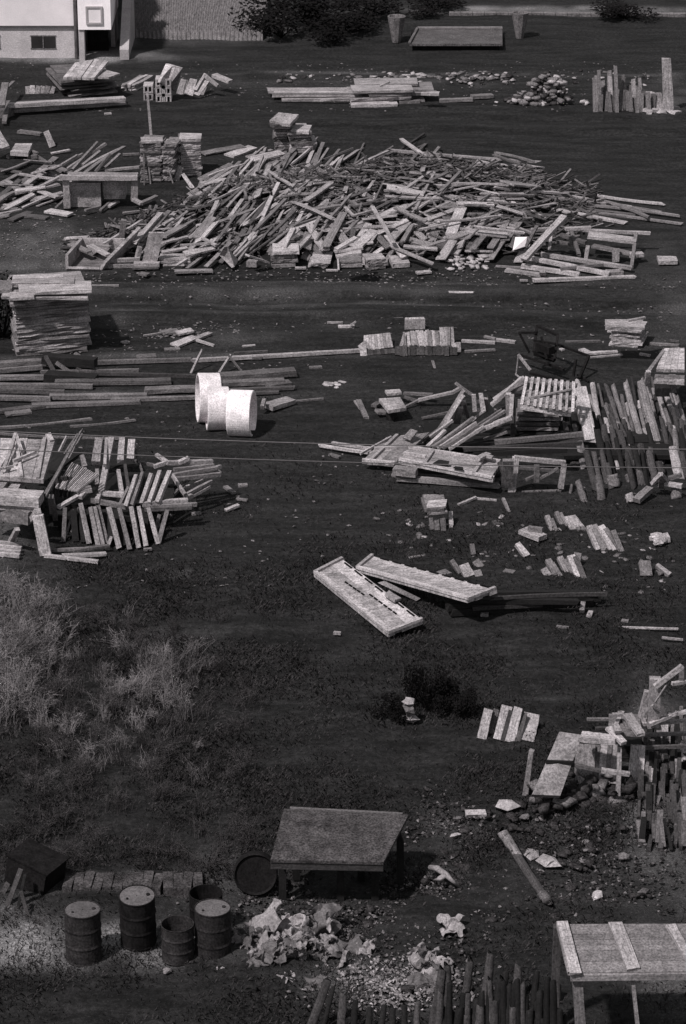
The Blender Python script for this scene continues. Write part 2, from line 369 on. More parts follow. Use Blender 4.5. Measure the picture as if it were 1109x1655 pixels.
def build_ground():
    xs = np.concatenate([-np.geomspace(3000, 24, 16), np.arange(-18, 18.01, .11), np.geomspace(24, 3000, 16)])
    ys = np.concatenate([np.linspace(-400, 30, 8), np.arange(36, 66, .12), np.arange(66, 114, .17), np.geomspace(118, 6000, 18)])
    X, Y = np.meshgrid(xs, ys); Z = ground_h(X, Y)
    Z = np.where((np.abs(X) > 100) | (Y > 200) | (Y < 20), 0, Z)
    nx, ny = len(xs), len(ys)
    co = np.stack([X, Y, Z], -1).reshape(-1, 3).astype(np.float32)
    i = np.arange(nx*ny).reshape(ny, nx); f = np.stack([i[:-1, :-1], i[:-1, 1:], i[1:, 1:], i[1:, :-1]], -1).reshape(-1, 4)
    me = bpy.data.meshes.new('ground'); me.vertices.add(len(co)); me.vertices.foreach_set('co', co.ravel())
    me.loops.add(f.size); me.loops.foreach_set('vertex_index', f.ravel().astype(np.int32))
    me.polygons.add(len(f)); me.polygons.foreach_set('loop_start', np.arange(0, f.size, 4, dtype=np.int32)); me.polygons.foreach_set('use_smooth', np.ones(len(f), bool))
    me.update(calc_edges=True)
    px, py = proj(X, Y, 0*X); T = 0*X
    wx = px+(fbm(X*.5, Y*.3, 3)-.5)*90; wy = py+(fbm(X*.4+40, Y*.4, 3)-.5)*14*(.5+(py+1203)/2500)
    for (cx, cy, rx, ry, am) in PATCH: T = T+am*np.exp(-(((wx-cx)/rx)**2+((wy-cy)/ry)**2)**1.5)
    T = np.where((Y > 30) & (Y < 125), T, .05)*np.clip(fbm(X*1.4, Y*.9, 5)*2.4-.3, .1, 1.6)
    at = me.attributes.new('dust', 'FLOAT', 'POINT'); at.data.foreach_set('value', T.ravel().astype(np.float32))
    m, n, b = newmat('yard_soil'); ge = N(n, 'ShaderNodeNewGeometry')
    at = N(n, 'ShaderNodeAttribute', attribute_name='dust')
    mp = N(n, 'ShaderNodeMapping'); mp.inputs['Scale'].default_value = (.35, 1.6, 1); n.links.new(ge.outputs['Position'], mp.inputs[0])
    streak = ntex(n, mp.outputs[0], 1.5, 6, .7); fine = ntex(n, ge.outputs['Position'], 9, 6, .75); spk = ntex(n, ge.outputs['Position'], 24, 3, .8)
    base = math_(n, 'MULTIPLY', ramp(n, streak, [(.36, .3), (.66, 2.0)]), ramp(n, fine, [(.37, .3), (.66, 2.1)]))
    base = math_(n, 'MULTIPLY', base, .0105)
    lit = math_(n, 'MULTIPLY', ramp(n, spk, [(.57, 0), (.72, 1)]), .13)
    d = math_(n, 'MULTIPLY', at.outputs['Fac'], ramp(n, spk, [(.34, .35), (.66, 1.5)]))
    v = math_(n, 'ADD', math_(n, 'ADD', base, math_(n, 'MULTIPLY', lit, math_(n, 'ADD', math_(n, 'MULTIPLY', at.outputs['Fac'], 1.2), .25))), math_(n, 'MULTIPLY', d, .17))
    finish(n, b, v, .95, fine, 1.0, .07, (1, .965, .985))
    me.materials.append(m)
    tag(link('ground', me), None, None, kind='structure')
build_ground()

# ------------------------------------------------------------------ house at the far left
def build_house():
    Y0 = P(60, 94).y
    X = lambda px, Y=Y0: PY(px, 60, Y).x
    Z = lambda py, Y=Y0: PY(60, py, Y).z
    o = thing('house', 'white rendered house with grey plinth, small cellar window and projecting bay', 'house', (X(60), Y0, 0))
    b = Vector(o.location); TB = Matrix.Translation(b)
    def part(name, boxes, mat, parent=o):
        mb = MB()
        for (x0, x1, y0, y1, z0, z1) in boxes: mb.box(Vector(((x0+x1)/2, (y0+y1)/2, (z0+z1)/2))-b, (x1-x0, y1-y0, z1-z0))
        q = bpy.data.objects.new(name, mb.mesh(name+'_shape', mat)); C.objects.link(q); q.parent = parent
        return q
    zl = Z(41); xr = X(121); xl = xr-9
    part('plinth', [(xl, xr, Y0+.06, Y0+8, -.3, zl-.05)], 'plinth')
    part('ledge', [(xl, xr+.03, Y0-.02, Y0+.3, zl-.05, zl-.01)], 'metal')
    part('wall', [(xl, xr, Y0, Y0+8.02, zl-.01, 3.3)], 'white')
    for (xa, xb) in ((50, 89), (-40, -1)):
        wn = part('window', [(X(xa), X(xb), Y0+.03, Y0+.07, Z(78), Z(59))], 'glass')
        part('frame', [(X(xa)-.03, X(xb)+.03, Y0+.035, Y0+.064, Z(78)-.03, Z(78)), (X(xa)-.03, X(xb)+.03, Y0+.035, Y0+.064, Z(59), Z(59)+.03),
                       (X((xa+xb)/2)-.015, X((xa+xb)/2)+.015, Y0+.01, Y0+.035, Z(78), Z(59))], 'dull', wn)
    # bay on the right, carried by a pier over a dark opening
    Yb = Y0-.45; bx0, bx1 = X(127, Yb), X(180, Yb); zb = Z(48, Yb)
    part('bay', [(bx0, bx1, Yb, Yb+3.4, zb, 3.3)], 'white')
    part('pier', [(bx0, X(136, Yb), Yb+.05, Yb+.5, -.3, zb)], 'plinth')
    part('back_pier', [(bx1-.16, bx1-.02, Yb+1.9, Yb+3.2, -.3, zb)], 'plinth')
    part('opening', [(X(136, Yb), bx1-.2, Yb+1.3, Yb+1.4, -.3, zb)], 'ink')  # black sheet painted as the dark inside the opening
    wn = part('bay_window', [(X(143, Yb), X(164, Yb), Yb-.02, Yb+.02, Z(36, Yb), Z(13, Yb))], 'white')
    part('frame', [(X(140, Yb), X(143, Yb), Yb-.05, Yb+.02, Z(39, Yb), Z(10, Yb)), (X(164, Yb), X(167, Yb), Yb-.05, Yb+.02, Z(39, Yb), Z(10, Yb)),
                   (X(143, Yb), X(164, Yb), Yb-.05, Yb+.02, Z(39, Yb), Z(36, Yb)), (X(143, Yb), X(164, Yb), Yb-.05, Yb+.02, Z(13, Yb), Z(10, Yb))], 'plinth', wn)
    # outside stair wall on the right
    mb = MB(); xs0, xs1 = bx1+.25, bx1+.55
    for xx, m_ in ((xs0, 0),):
        pr = [(Yb+.2, -.3), (Yb+.2, .35), (Yb+3.4, 2.5), (Yb+3.4, -.3)]
        k = len(mb.v)
        for x in (xs0, xs1): mb.v += [Vector((x, y, z))-b for y, z in pr]
        mb.f += [[k, k+1, k+2, k+3], [k+7, k+6, k+5, k+4]]+[[k+i, k+4+i, k+4+(i+1) % 4, k+(i+1) % 4] for i in range(4)]; mb.m += [0]*6
    q = bpy.data.objects.new('stair_wall', mb.mesh('stair_wall_shape', 'plinth')); C.objects.link(q); q.parent = o
    mb = MB(); mb.tube([Vector((X(123), Y0-.07, -.2))-b, Vector((X(123), Y0-.07, 3.2))-b], [.055, .055], 10)
    q = bpy.data.objects.new('downpipe', mb.mesh('downpipe_shape', 'metal')); C.objects.link(q); q.parent = o
    mb = MB(); xc0, xc1, ya, yb_, ze = xl-.4, xr+.4, Y0-.4, Y0+8.4, 3.3
    t = [(xc0, ya, ze), (xc1, ya, ze), (xc1, (ya+yb_)/2, ze+1.2), (xc0, (ya+yb_)/2, ze+1.2)]
    mb.hull8([Vector(p)-b for p in t], [Vector(p)-b-Vector((0, 0, .15)) for p in t])
    t = [(xc0, (ya+yb_)/2, ze+1.2), (xc1, (ya+yb_)/2, ze+1.2), (xc1, yb_, ze), (xc0, yb_, ze)]
    mb.hull8([Vector(p)-b for p in t], [Vector(p)-b-Vector((0, 0, .15)) for p in t])
    q = bpy.data.objects.new('roof', mb.mesh('roof_shape', 'dull')); C.objects.link(q); q.parent = o
build_house()

# ploughed garden behind the house, ribbed into ridges
def build_garden():
    a, b, c, d = P(214, 62), P(425, 66), P(440, -30), P(190, -30); mb = MB(); nu, nv = 320, 26
    for j in range(nv+1):
        for i in range(nu+1):
            u, v = i/nu, j/nv; p = (a*(1-u)+b*u)*(1-v)+(d*(1-u)+c*u)*v
            s = u*30+v*11; z = .08+.17*abs(math.sin(s*math.pi))+.04*mnoise.noise(p*1.5)
            if i in (0, nu) or j in (0, nv): z = -.1
            mb.v.append(Vector((p.x, p.y, z)))
    for j in range(nv):
        for i in range(nu): k = j*(nu+1)+i; mb.f.append([k, k+1, k+nu+2, k+nu+1]); mb.m.append(0)
    tag(link('garden_soil', mb.mesh('garden_soil', 'garden', True)), None, None, kind='structure')
build_garden()

# far shed, two tapered bins beside it, kerb line of the far road
def build_far():
    a, b = P(662, 82), P(812, 82); Yf = a.y; zt = PY(700, 73, Yf).z
    back = PY(672, 47, Yf+2.3); zb = back.z; xl2 = PY(675, 46, Yf+2.3).x; xr2 = PY(812, 46, Yf+2.3).x
    o = thing('low_shed', 'low dark shed with speckled felt roof and pale back edge between two bins', 'shed', (a+b)/2); bb = Vector(o.location); T = Matrix.Translation(bb)
    mb = MB(); mb.box(Vector(((a.x+b.x)/2, Yf+1.2, zt/2-.1))-bb, (b.x-a.x-.2, 2.1, zt+.1)); link('wall', mb.mesh('wall_shape', 'ink'), T, o)  # wall coloured near-black as the shadow under the roof edge
    mb = MB(); t = [Vector((a.x, Yf, zt+.05)), Vector((b.x, Yf, zt+.05)), Vector((xr2, Yf+2.3, zb)), Vector((xl2, Yf+2.3, zb))]
    mb.hull8([p-bb for p in t], [p-bb-Vector((0, 0, .08)) for p in t]); link('roof', mb.mesh('roof_shape', 'slab'), T, o)
    bar(t[3]+Vector((0, 0, .04)), t[2]+Vector((0, 0, .04)), .22, .06, 'dim', name='ridge_board', parent=o, straight=True)
    bar(t[0]+Vector((0, 0, .04)), t[3]+Vector((0, 0, .04)), .08, .06, 'dim', name='barge_board', parent=o, straight=True)
    for (x, y0, y1, w0, w1, lab) in ((641, 68, 26, 14, 30, 'tapered grey bin left of the low shed'), (840, 62, 20, 12, 28, 'tapered grey bin right of the low shed')):
        A = P(x, y0); T0 = PY(x+4, y1, A.y); s = (y0+1203)*.0374; mb = MB(); r0, r1 = w0/2/s, w1/2/s
        mb.lathe([(r0*.2, 0), (r0, 0), (r1, T0.z), (r1*.82, T0.z), (r0*.7, .25), (.02, .22)], 10)
        tag(link('tapered_bin', mb.mesh('bin_shape', 'dull'), Matrix.Translation(A)), lab, 'bin')
    a, b = P(726, 24), P(1300, 27); mb = MB()
    for i in range(30):
        u = i/30; p = a.lerp(b, u); q = a.lerp(b, (i+.97)/30)
        mb.box((p+q)/2+Vector((0, 0, .03)), ((q-p).length*.98, .25, .14))
    tag(link('stone_kerb', mb.mesh('kerb_shape', 'dull')), 'pale stone kerb along the far road at top right', 'kerb')
build_far()

# ------------------------------------------------------------------ bushes (leaf-sized faces through the volume)
def bush_mesh(seed, rx, ry, rz, n, mat, leaf=.07):
    r = random.Random(seed); mb = MB(); cl = [(r.uniform(-.6, .6), r.uniform(-.6, .6), r.uniform(.15, .8), r.uniform(.25, .5)) for _ in range(9)]
    for c in cl:
        mb.tube([(0, 0, 0), (c[0]*rx*.5, c[1]*ry*.5, c[2]*rz*.6), (c[0]*rx, c[1]*ry, c[2]*rz)], [.03, .02, .006], 5)
    for i in range(n):
        c = r.choice(cl); d = Vector((r.gauss(0, 1), r.gauss(0, 1), r.gauss(0, 1))).normalized()*c[3]*r.uniform(.5, 1.1)
        p = Vector(((c[0]+d.x)*rx, (c[1]+d.y)*ry, max(.02, (c[2]+d.z)*rz)))
        a = Vector((r.gauss(0, 1), r.gauss(0, 1), r.gauss(0, .6))).normalized()*leaf*r.uniform(.6, 1.4); b = a.orthogonal().normalized()*leaf*.5
        mb.poly([p-a, p+b, p+a, p-b])
    return mb.mesh('bush_shape', mat)
BM = [bush_mesh(i, 1, 1, 1, 1100, 'leaf', .06) for i in range(3)]
def bush(px, py, rx, ry, rz, label, group, name='dark_bush', me=None, cat='bush'):
    m = Matrix.Translation(P(px, py)) @ Matrix.Rotation(rnd.uniform(0, 6), 4, 'Z') @ Matrix.Diagonal((rx, ry, rz, 1))
    return tag(link(name, me or rnd.choice(BM), m), label, cat, group)
for i, (x, y, s, h, lab) in enumerate([(455, 60, 1.5, 1.5, 'dark bush at the corner of the ploughed garden'), (500, 40, 1.8, 1.9, 'tallest dark bush behind the yard'), (548, 62, 1.5, 1.3, 'dark bush standing forward of its row'),
        (590, 36, 1.6, 1.5, 'dark bush just left of the first tapered bin'), (700, 20, 1.3, .9, 'low dark bush behind the low shed'), (1010, 30, 1.4, .8, 'low dark bush below the stone kerb')]):
    bush(x, y, s*1.15, s, h*.62, lab, 'bushes along the far side')
for (x, y, s, h, lab) in [(688, 1142, .42, .75, 'black leafy bush at the left of the dark hollow'), (718, 1146, .4, .65, 'black leafy bush in the middle of the dark hollow'), (748, 1152, .34, .5, 'smallest black bush of the dark hollow'),
        (634, 1158, .5, .3, 'thin dark scrub left of the pale stones'), (5, 545, .9, 1.5, 'black bush against the left end of the big board stack')]:
    bush(x, y, s, s, h, lab, 'dark bushes in the yard', me=bush_mesh(int(x), 1, 1, 1, 1500, 'tar', .06))

# ------------------------------------------------------------------ top rows of timber
g = 'timber stored along the far side'
quad_thing('formwork_section', 'left of two pale slatted panels sloping on the dark far stack', 'panel', g, 'd', [(290, 128), (372, 128), (430, 46), (345, 60)], [.85, .85, 1.0, 1.0], .08, 4, [], along='v')
quad_thing('formwork_section', 'right of two pale slatted panels sloping on the dark far stack', 'panel', g, 'd', [(376, 128), (432, 132), (500, 52), (436, 44)], [.85, .85, 1.0, 1.0], .08, 3, [], along='v')
quad_thing('formwork_section', 'small pale pointed panel at the right end of the dark far stack', 'panel', g, 'd', [(440, 128), (500, 128), (552, 110), (478, 92)], [.8, .8, .8, .8], .06, 3, [], along='u')
stack('d', (300, 222), (520, 205), 2.2, 140, 7, 2, ['dim', 'dark', 'dim'], 'rough dull board in the stack carrying the slatted panels', g, jit=.12, gap=.62)
stand('d', [(132, 205, 128, 170, .2, .1, 'mid', .1), (150, 205, 150, 165, .16, .1, 'pale', .1), (170, 206, 178, 168, .18, .1, 'mid', .1), (190, 205, 198, 168, .16, .1, 'mid', .1),
            (210, 206, 222, 168, .18, .1, 'dim', .1), (236, 206, 248, 172, .15, .1, 'mid', .1)], 'in the short row near the house', g)
lay('d', [(40, 275, .1, 572, 240, .1, .35, .16, 'mid', 'thick grey beam lying nearest in the far row below the house'), (40, 256, .3, 570, 226, .3, .3, .12, 'pale', 'long pale beam lying on the thick grey one below the house'),
          (60, 246, .3, 440, 228, .3, .1, .1, 'dark', 'dark pole lying behind the two long beams below the house'), (480, 296, .05, 512, 294, .05, .12, .05, 'pale')], 'below the house', g, 'squared_timber', 'squared_timber')
lay('d', [(5, 262, .5, 25, 160, .9, .25, .12, 'mid'), (0, 200, .6, 60, 150, .5, .12, .06, 'dim'), (20, 335, .1, 40, 240, .3, .15, .1, 'dim'), (0, 300, .1, 30, 280, .1, .5, .3, 'dim')], 'at the left edge beside the long beams', g)
stack('d', (563, 190), (632, 190), 1.2, 158, 3, 3, ['pale', 'mid'], 'board of the neat block by the hollow blocks', g, along='AC', skew=(.42, 0), jit=.02)
quad_thing('leaning_slab', 'tall pale slab leaning back behind the hollow blocks', 'slab', g, 'd', [(735, 152), (808, 190), (840, 82), (775, 64)], [.7, .3, 1.2, 1.2], .12, 2, [], along='v')
def hollow(px, py, z, lab):
    s = .3; A = P(*cv('d', px, py), 0)+Vector((0, 0, z)); mb = MB(); hh = .24
    mb.box((0, 0, .02), (s, .5, .04)); mb.box((0, 0, hh-.02), (s, .5, .04))
    for i in (-1, 0, 1): mb.box((i*(s/2-.025), 0, hh/2), (.05, .5, hh-.08))
    mb.box((0, .2, hh/2), (s-.1, .05, hh-.08), mi=0)
    tag(link('hollow_block', mb.mesh('block_shape', 'brick'), Matrix.Translation(A)), lab, 'block', 'hollow blocks below the leaning slab')
for i, z in enumerate((0, .26, .52)):
    for j, x in enumerate((740, 768, )):
        hollow(x, 236, z, ('bottom', 'middle', 'top')[i]+(' left' if j == 0 else ' right')+' hollow block under the tall leaning slab')
hollow(684, 228, 0, 'lower hollow block behind the thin upright pole'); hollow(684, 228, .26, 'upper hollow block behind the thin upright pole'); hollow(708, 222, 0, 'hollow block between the upright pole and the blocks under the slab')
stand('A', [(485, 444, 472, 300, .09, .09, 'mid', 0, 'thin upright pole behind the two tall board stacks')], '', g, 'pole', 'pole')
stand('d', [(825, 208, 845, 140, .22, .12, 'mid', .3), (845, 208, 858, 142, .14, .1, 'dim', .3), (866, 212, 890, 140, .3, .12, 'pale', .4), (900, 212, 948, 148, .26, .12, 'mid', .5), (925, 212, 950, 155, .16, .1, 'mid', .5)], 'right of the leaning slab', g)
lay('d', [(900, 190, .3, 945, 115, .7, .12, .1, 'mid'), (940, 118, .7, 1000, 166, .4, .12, .1, 'mid'), (985, 118, .5, 1060, 148, .4, .28, .1, 'pale')], 'at the right end of the far timber row', g)
# far middle: long low pile of boards
stack('B', (38, 346), (182, 344), .5, 334, 1, 1, 'pale', 'pale board at the front foot of the long low far pile', g)
stack('B', (62, 336), (262, 333), 1.6, 288, 4, 2, ['pale', 'mid', 'pale'], 'pale board of the long low far pile', g, jit=.12, gap=.72)
stack('B', (186, 334), (250, 333), .4, 322, 1, 1, 'mid', 'short board beside the front foot of the long low far pile', g)
stack('B', (-212, 328), (60, 326), .9, 305, 2, 2, ['pale', 'mid'], 'long board running left from the long low far pile', g, jit=.15, gap=.75)
lay('B', [(-212, 300, .35, 50, 300, .35, .1, .06, 'mid'), (262, 298, .5, 318, 300, .5, .3, .08, 'mid'), (320, 322, .05, 425, 318, .1, .2, .1, 'mid'), (422, 310, .1, 490, 306, .1, .3, .1, 'mid'), (240, 289, .6, 310, 293, .5, .1, .06, 'dim'), (130, 275, .7, 160, 262, .8, .1, .06, 'mid')],
    'of the long low far pile', g)
# rubble mound and upright boards, far right
def chunk_mesh(seed, mat):
    r = random.Random(seed); mb = MB()
    if seed % 2:                                     # broken brick or block end
        mb.box((0, 0, 0), (1, .62, .6))
        mb.v = [v+Vector((r.uniform(-.16, .16), r.uniform(-.1, .1), r.uniform(-.1, .1))) for v in mb.v]
    else:                                            # angular stone
        n = 5
        for i in range(3):
            o = r.uniform(0, 1)
            for j in range(n):
                t = 2*math.pi*(j+o+r.uniform(-.25, .25))/n; k = (.3, .56, .34)[i]*r.uniform(.75, 1.2); mb.v.append(Vector((k*math.cos(t)*1.15, k*math.sin(t), (-.4, 0, .38)[i]*r.uniform(.6, 1.1))))
        for i in range(2):
            for j in range(n):
                a, b, c, d = i*n+j, i*n+(j+1) % n, (i+1)*n+(j+1) % n, (i+1)*n+j; mb.f += [[a, b, c], [a, c, d]]; mb.m += [0, 0]
        mb.f.append(list(range(n))[::-1]); mb.f.append([2*n+j for j in range(n)]); mb.m += [0, 0]
    return mb.mesh('stone_shape', mat)
CH = {m: [chunk_mesh(i, m) for i in range(6)] for m in ('stone', 'brick', 'dull', 'sheet', 'dim_')}
def chunk(px, py, z, s, label, group, mat='stone', flat=.7, cat='stone', name='stone', el=1.2):
    m = Matrix.Translation(P(px, py, 0)+Vector((0, 0, z))) @ Matrix.Rotation(rnd.uniform(0, 6), 4, 'Z') @ Matrix.Rotation(rnd.uniform(-.35, .35), 4, 'X') @ Matrix.Diagonal((s*el, s, s*flat, 1))
    return tag(link(name, rnd.choice(CH[mat]), m), label, cat, group)
def chunk_m(px, py, z, s, flat=.6, el=1.2):
    return Matrix.Translation(P(px, py, 0)+Vector((0, 0, z))) @ Matrix.Rotation(rnd.uniform(0, 6), 4, 'Z') @ Matrix.Rotation(rnd.uniform(-.35, .35), 4, 'X') @ Matrix.Diagonal((s*el, s, s*flat, 1))
its = []
for i in range(150):
    u = rnd.gauss(0, .62); hgt = max(0, .8*math.exp(-u*u*1.2)); z = hgt*(1-rnd.random()**1.5); its.append((rnd.choice(CH[rnd.choice(['stone', 'dull', 'dim_', 'dull'])]), chunk_m(882+u*42, 168-z*9+rnd.uniform(-4, 2), z, rnd.uniform(.1, .27), .8)))
MOUND = its
up = []
r0 = random.Random(5)
for i in range(15):
    x = 962+i*6.9+r0.uniform(-1.5, 1.5); yb = 180+r0.uniform(-6, 3)
    if i < 14: up.append((x, yb, x+r0.uniform(-3, 5)-1, [118, 120, 152, 114, 128, 112, 140, 124, 150, 128, 142, 130, 150, 146, 150][i]+r0.uniform(-4, 5), r0.uniform(.09, .15), .07, r0.choice(['mid', 'mid', 'dim', 'dim']), .35))
for i in range(16):
    x = 962+i*5.2+r0.uniform(-2, 2); up.append((x, 176+r0.uniform(-4, 3), x+r0.uniform(-4, 4), 122+r0.uniform(0, 34), r0.uniform(.07, .13), .07, r0.choice(['mid', 'dim', 'dim', 'dark']), .5))
stand('W', up, 'in the ragged upright row at the far right', 'upright boards at the far right', waxis=(1, .2, 0))
stand('W', [(965+i*7+r0.uniform(-2, 2), 178+r0.uniform(0, 4), 965+i*7+r0.uniform(-5, 5), 150+r0.uniform(-6, 8), .14, .08, 'dim', .1) for i in range(14)], 'in the low front of the ragged upright row', 'upright boards at the far right')
stand('W', [(1080, 180, 1077, 95, .33, .14, 'pale', 0, 'tallest pale upright board at the right edge of the far row'), (1062, 178, 1060, 150, .4, .2, 'mid', .1), (1048, 176, 1047, 148, .3, .2, 'mid', .1)], 'beside the tallest upright board', 'upright boards at the far right')
for i in range(12): chunk(1045+i*4.3, 181+rnd.uniform(-5, 4), .05, rnd.uniform(.15, .3), 'pale broken stone at the foot of the tallest far upright board', 'stones under the far upright boards', 'brick')
def join_stuff(name, items, label, cat):
    vs = []; fs = []; ls = []; ms = []; mats = []; vo = 0
    for me, mx in items:
        n = len(me.vertices); co = np.empty(n*3, np.float32); me.vertices.foreach_get('co', co); mm_ = np.array(mx); co = co.reshape(-1, 3) @ mm_[:3, :3].T + mm_[:3, 3]
        li = np.empty(len(me.loops), np.int32); me.loops.foreach_get('vertex_index', li); lt = np.empty(len(me.polygons), np.int32); me.polygons.foreach_get('loop_total', lt)
        mt = me.materials[0]
        if mt not in mats: mats.append(mt)
        vs.append(co); fs.append(li+vo); ls.append(lt); ms.append(np.full(len(lt), mats.index(mt), np.int32)); vo += n
    v = np.concatenate(vs).astype(np.float32); f = np.concatenate(fs); l = np.concatenate(ls); st_ = np.concatenate([[0], np.cumsum(l)[:-1]]).astype(np.int32)
    me = bpy.data.meshes.new(name); me.vertices.add(len(v)); me.vertices.foreach_set('co', v.ravel()); me.loops.add(len(f)); me.loops.foreach_set('vertex_index', f.astype(np.int32))
    me.polygons.add(len(l)); me.polygons.foreach_set('loop_start', st_)
    for m_ in mats: me.materials.append(m_)
    me.polygons.foreach_set('material_index', np.concatenate(ms)); me.update(calc_edges=True)
    return tag(link(name, me), label, cat, kind='stuff')
def chunk_m(px, py, z, s, flat=.6, el=1.2):
    return Matrix.Translation(P(px, py, 0)+Vector((0, 0, z))) @ Matrix.Rotation(rnd.uniform(0, 6), 4, 'Z') @ Matrix.Rotation(rnd.uniform(-.35, .35), 4, 'X') @ Matrix.Diagonal((s*el, s, s*flat, 1))
join_stuff('rubble_mound', MOUND, 'mound of broken grey rubble left of the far upright boards', 'rubble')
join_stuff('verge_litter', [(rnd.choice(CH[rnd.choice(['dim_', 'dull', 'dull', 'stone'])]), chunk_m(rnd.choice([rnd.uniform(430, 1060), rnd.uniform(600, 830)]), rnd.gauss(126, 5), .02, rnd.uniform(.06, .22))) for _ in range(170)], 'small dull lumps strewn along the verge behind the far timber', 'litter')

# ------------------------------------------------------------------ second row: tall stacks and table-like frame
g = 'boards in the tall stacks behind the scrap heap'
stack('A', (878, 486), (926, 486), .9, 400, 11, 2, ['mid', 'dim'], 'grey board in the left of the twin middle stacks', g, jit=.025)
lay('A', [(876, 392, .92, 905, 366, 1.0, .3, .1, 'pale'), (895, 396, .92, 924, 368, 1.0, .3, .1, 'mid'), (915, 400, .92, 944, 370, 1.0, .3, .1, 'pale'), (870, 402, .86, 940, 392, .86, .3, .1, 'dim')], 'on top of the left twin stack', g)
stack('A', (930, 492), (1002, 490), 1.1, 424, 9, 2, ['mid', 'pale', 'dim'], 'grey board in the right of the twin middle stacks', g, jit=.06, gap=.8)
quad_thing('formwork_section', 'pale square lid of boards on the right twin stack', 'panel', g, 'A', [(930, 418), (988, 422), (998, 400), (945, 398)], [.68]*4, .08, 4, [], along='u')
stack('C', (562, 235), (642, 238), .9, 75, 19, 2, ['mid', 'dim', 'mid'], 'grey board in the broad tall stack behind the table frame', g, jit=.02, gap=.86)
stack('C', (646, 236), (690, 238), .9, 82, 18, 1, ['mid', 'dim'], 'grey board in the slim stack joined to the broad tall one', g, jit=.04, gap=.84)
lay('C', [(562, 66, 1.22, 648, 64, 1.22, .5, .06, 'pale'), (655, 80, 1.14, 700, 76, 1.14, .4, .06, 'mid')], 'on top of the broad tall stack', g)
stack('C', (722, 216), (802, 214), .8, 66, 19, 2, ['pale', 'mid'], 'pale board in the tall narrow stack above the heap', g, jit=.015, gap=.8)
lay('C', [(716, 52, 1.13, 802, 52, 1.13, .7, .06, 'pale', 'topmost broad pale board of the tall narrow stack')], '', g)
stand('C', [(700, 230, 722, 170, .2, .06, 'pale', .1), (768, 258, 728, 200, .15, .08, 'pale', .2), (600, 240, 585, 100, .05, .04, 'mid', .3), (690, 240, 650, 110, .05, .04, 'mid', .3), (575, 244, 573, 120, .05, .04, 'dim', .2)], 'leaning on the tall stacks', 'props leaning on the tall stacks', 'prop', 'prop')
def table_frame():
    A = P(*cv('C', 262, 338)); s = 58.0
    o = thing('table_frame', 'weathered work table with two boxes under it left of the broad tall stack', 'work table', A); Y = A.y
    q = lambda x, y, d=0: PY(*cv('C', x, y), Y+d)
    def bx(name, x0, x1, y0, y1, d0, d1, mat):
        a = q(x0, y1, d0); c = q(x1, y0, d0); mb = MB(); mb.box(Vector(((a.x+c.x)/2, Y+(d0+d1)/2, (a.z+c.z)/2))-A, (c.x-a.x, d1-d0, c.z-a.z)); return link(name, mb.mesh(name+'_shape', mat), Matrix.Translation(A), o)
    for i in range(3): 
        a, b = q(275-i*2, 205, .1+i*.33), q(548, 207, .1+i*.33); bar(a, b, .32, .1, ('mid', 'pale', 'dim')[i], name='top_board', parent=o)
    bar(q(240, 214, -.1), q(545, 216, -.1), .12, .12, 'pale', name='front_rail', parent=o)
    bar(q(268, 335, 0), q(262, 205, 0), .2, .12, 'mid', name='leg', parent=o, waxis=(1, 0, 0)); bar(q(535, 300, 0), q(538, 210, 0), .2, .12, 'mid', name='leg', parent=o, waxis=(1, 0, 0))
    bx('box', 282, 400, 238, 332, .15, .9, 'mid'); bx('box', 415, 497, 222, 300, .3, 1.0, 'mid')
    bar(q(278, 234, .2), q(402, 234, .2), .3, .05, 'pale', name='box_lid', parent=o)
    bar(q(530, 300, -.1), q(565, 318, -.3), .14, .08, 'mid', name='foot_brace', parent=o); bar(q(560, 318, -.3), q(625, 290, .1), .16, .08, 'mid', name='foot_brace', parent=o)
table_frame()
g = 'loose planks scattered left of the heap'
lay('C', [(80, 200, .1, 250, 222, .2, .14, .05, 'mid'), (130, 196, .1, 240, 165, .5, .15, .05, 'mid'), (30, 230, .1, 140, 275, .1, .2, .05, 'mid'), (0, 235, .1, 80, 262, .15, .25, .06, 'mid'),
          (20, 340, .05, 130, 282, .15, .26, .05, 'pale'), (90, 335, .05, 190, 290, .2, .1, .05, 'mid'), (60, 275, .15, 230, 240, .3, .3, .05, 'mid'), (150, 300, .1, 250, 275, .2, .3, .05, 'mid'),
          (120, 270, .2, 250, 205, .5, .16, .05, 'pale'), (60, 268, .2, 180, 250, .3, .3, .05, 'pale'), (0, 300, .05, 110, 262, .1, .15, .05, 'mid'), (0, 292, .05, 60, 300, .05, .2, .05, 'dim'),
          (222, 332, .1, 278, 282, .5, .1, .05, 'mid'), (190, 346, .08, 280, 362, .08, .42, .06, 'pale', 'bright broad board lying alone in front of the table frame'), (80, 362, .05, 190, 376, .05, .35, .05, 'dim'), (40, 385, .05, 120, 352, .05, .3, .05, 'dim'),
          (0, 370, .03, 40, 362, .1, .3, .05, 'mid'), (430, 330, .05, 470, 308, .1, .22, .05, 'mid'), (490, 356, .05, 625, 340, .05, .12, .05, 'mid'), (400, 345, .05, 440, 310, .1, .1, .05, 'dim'), (340, 345, .1, 400, 330, .1, .12, .06, 'mid')], 'left of the heap', g)
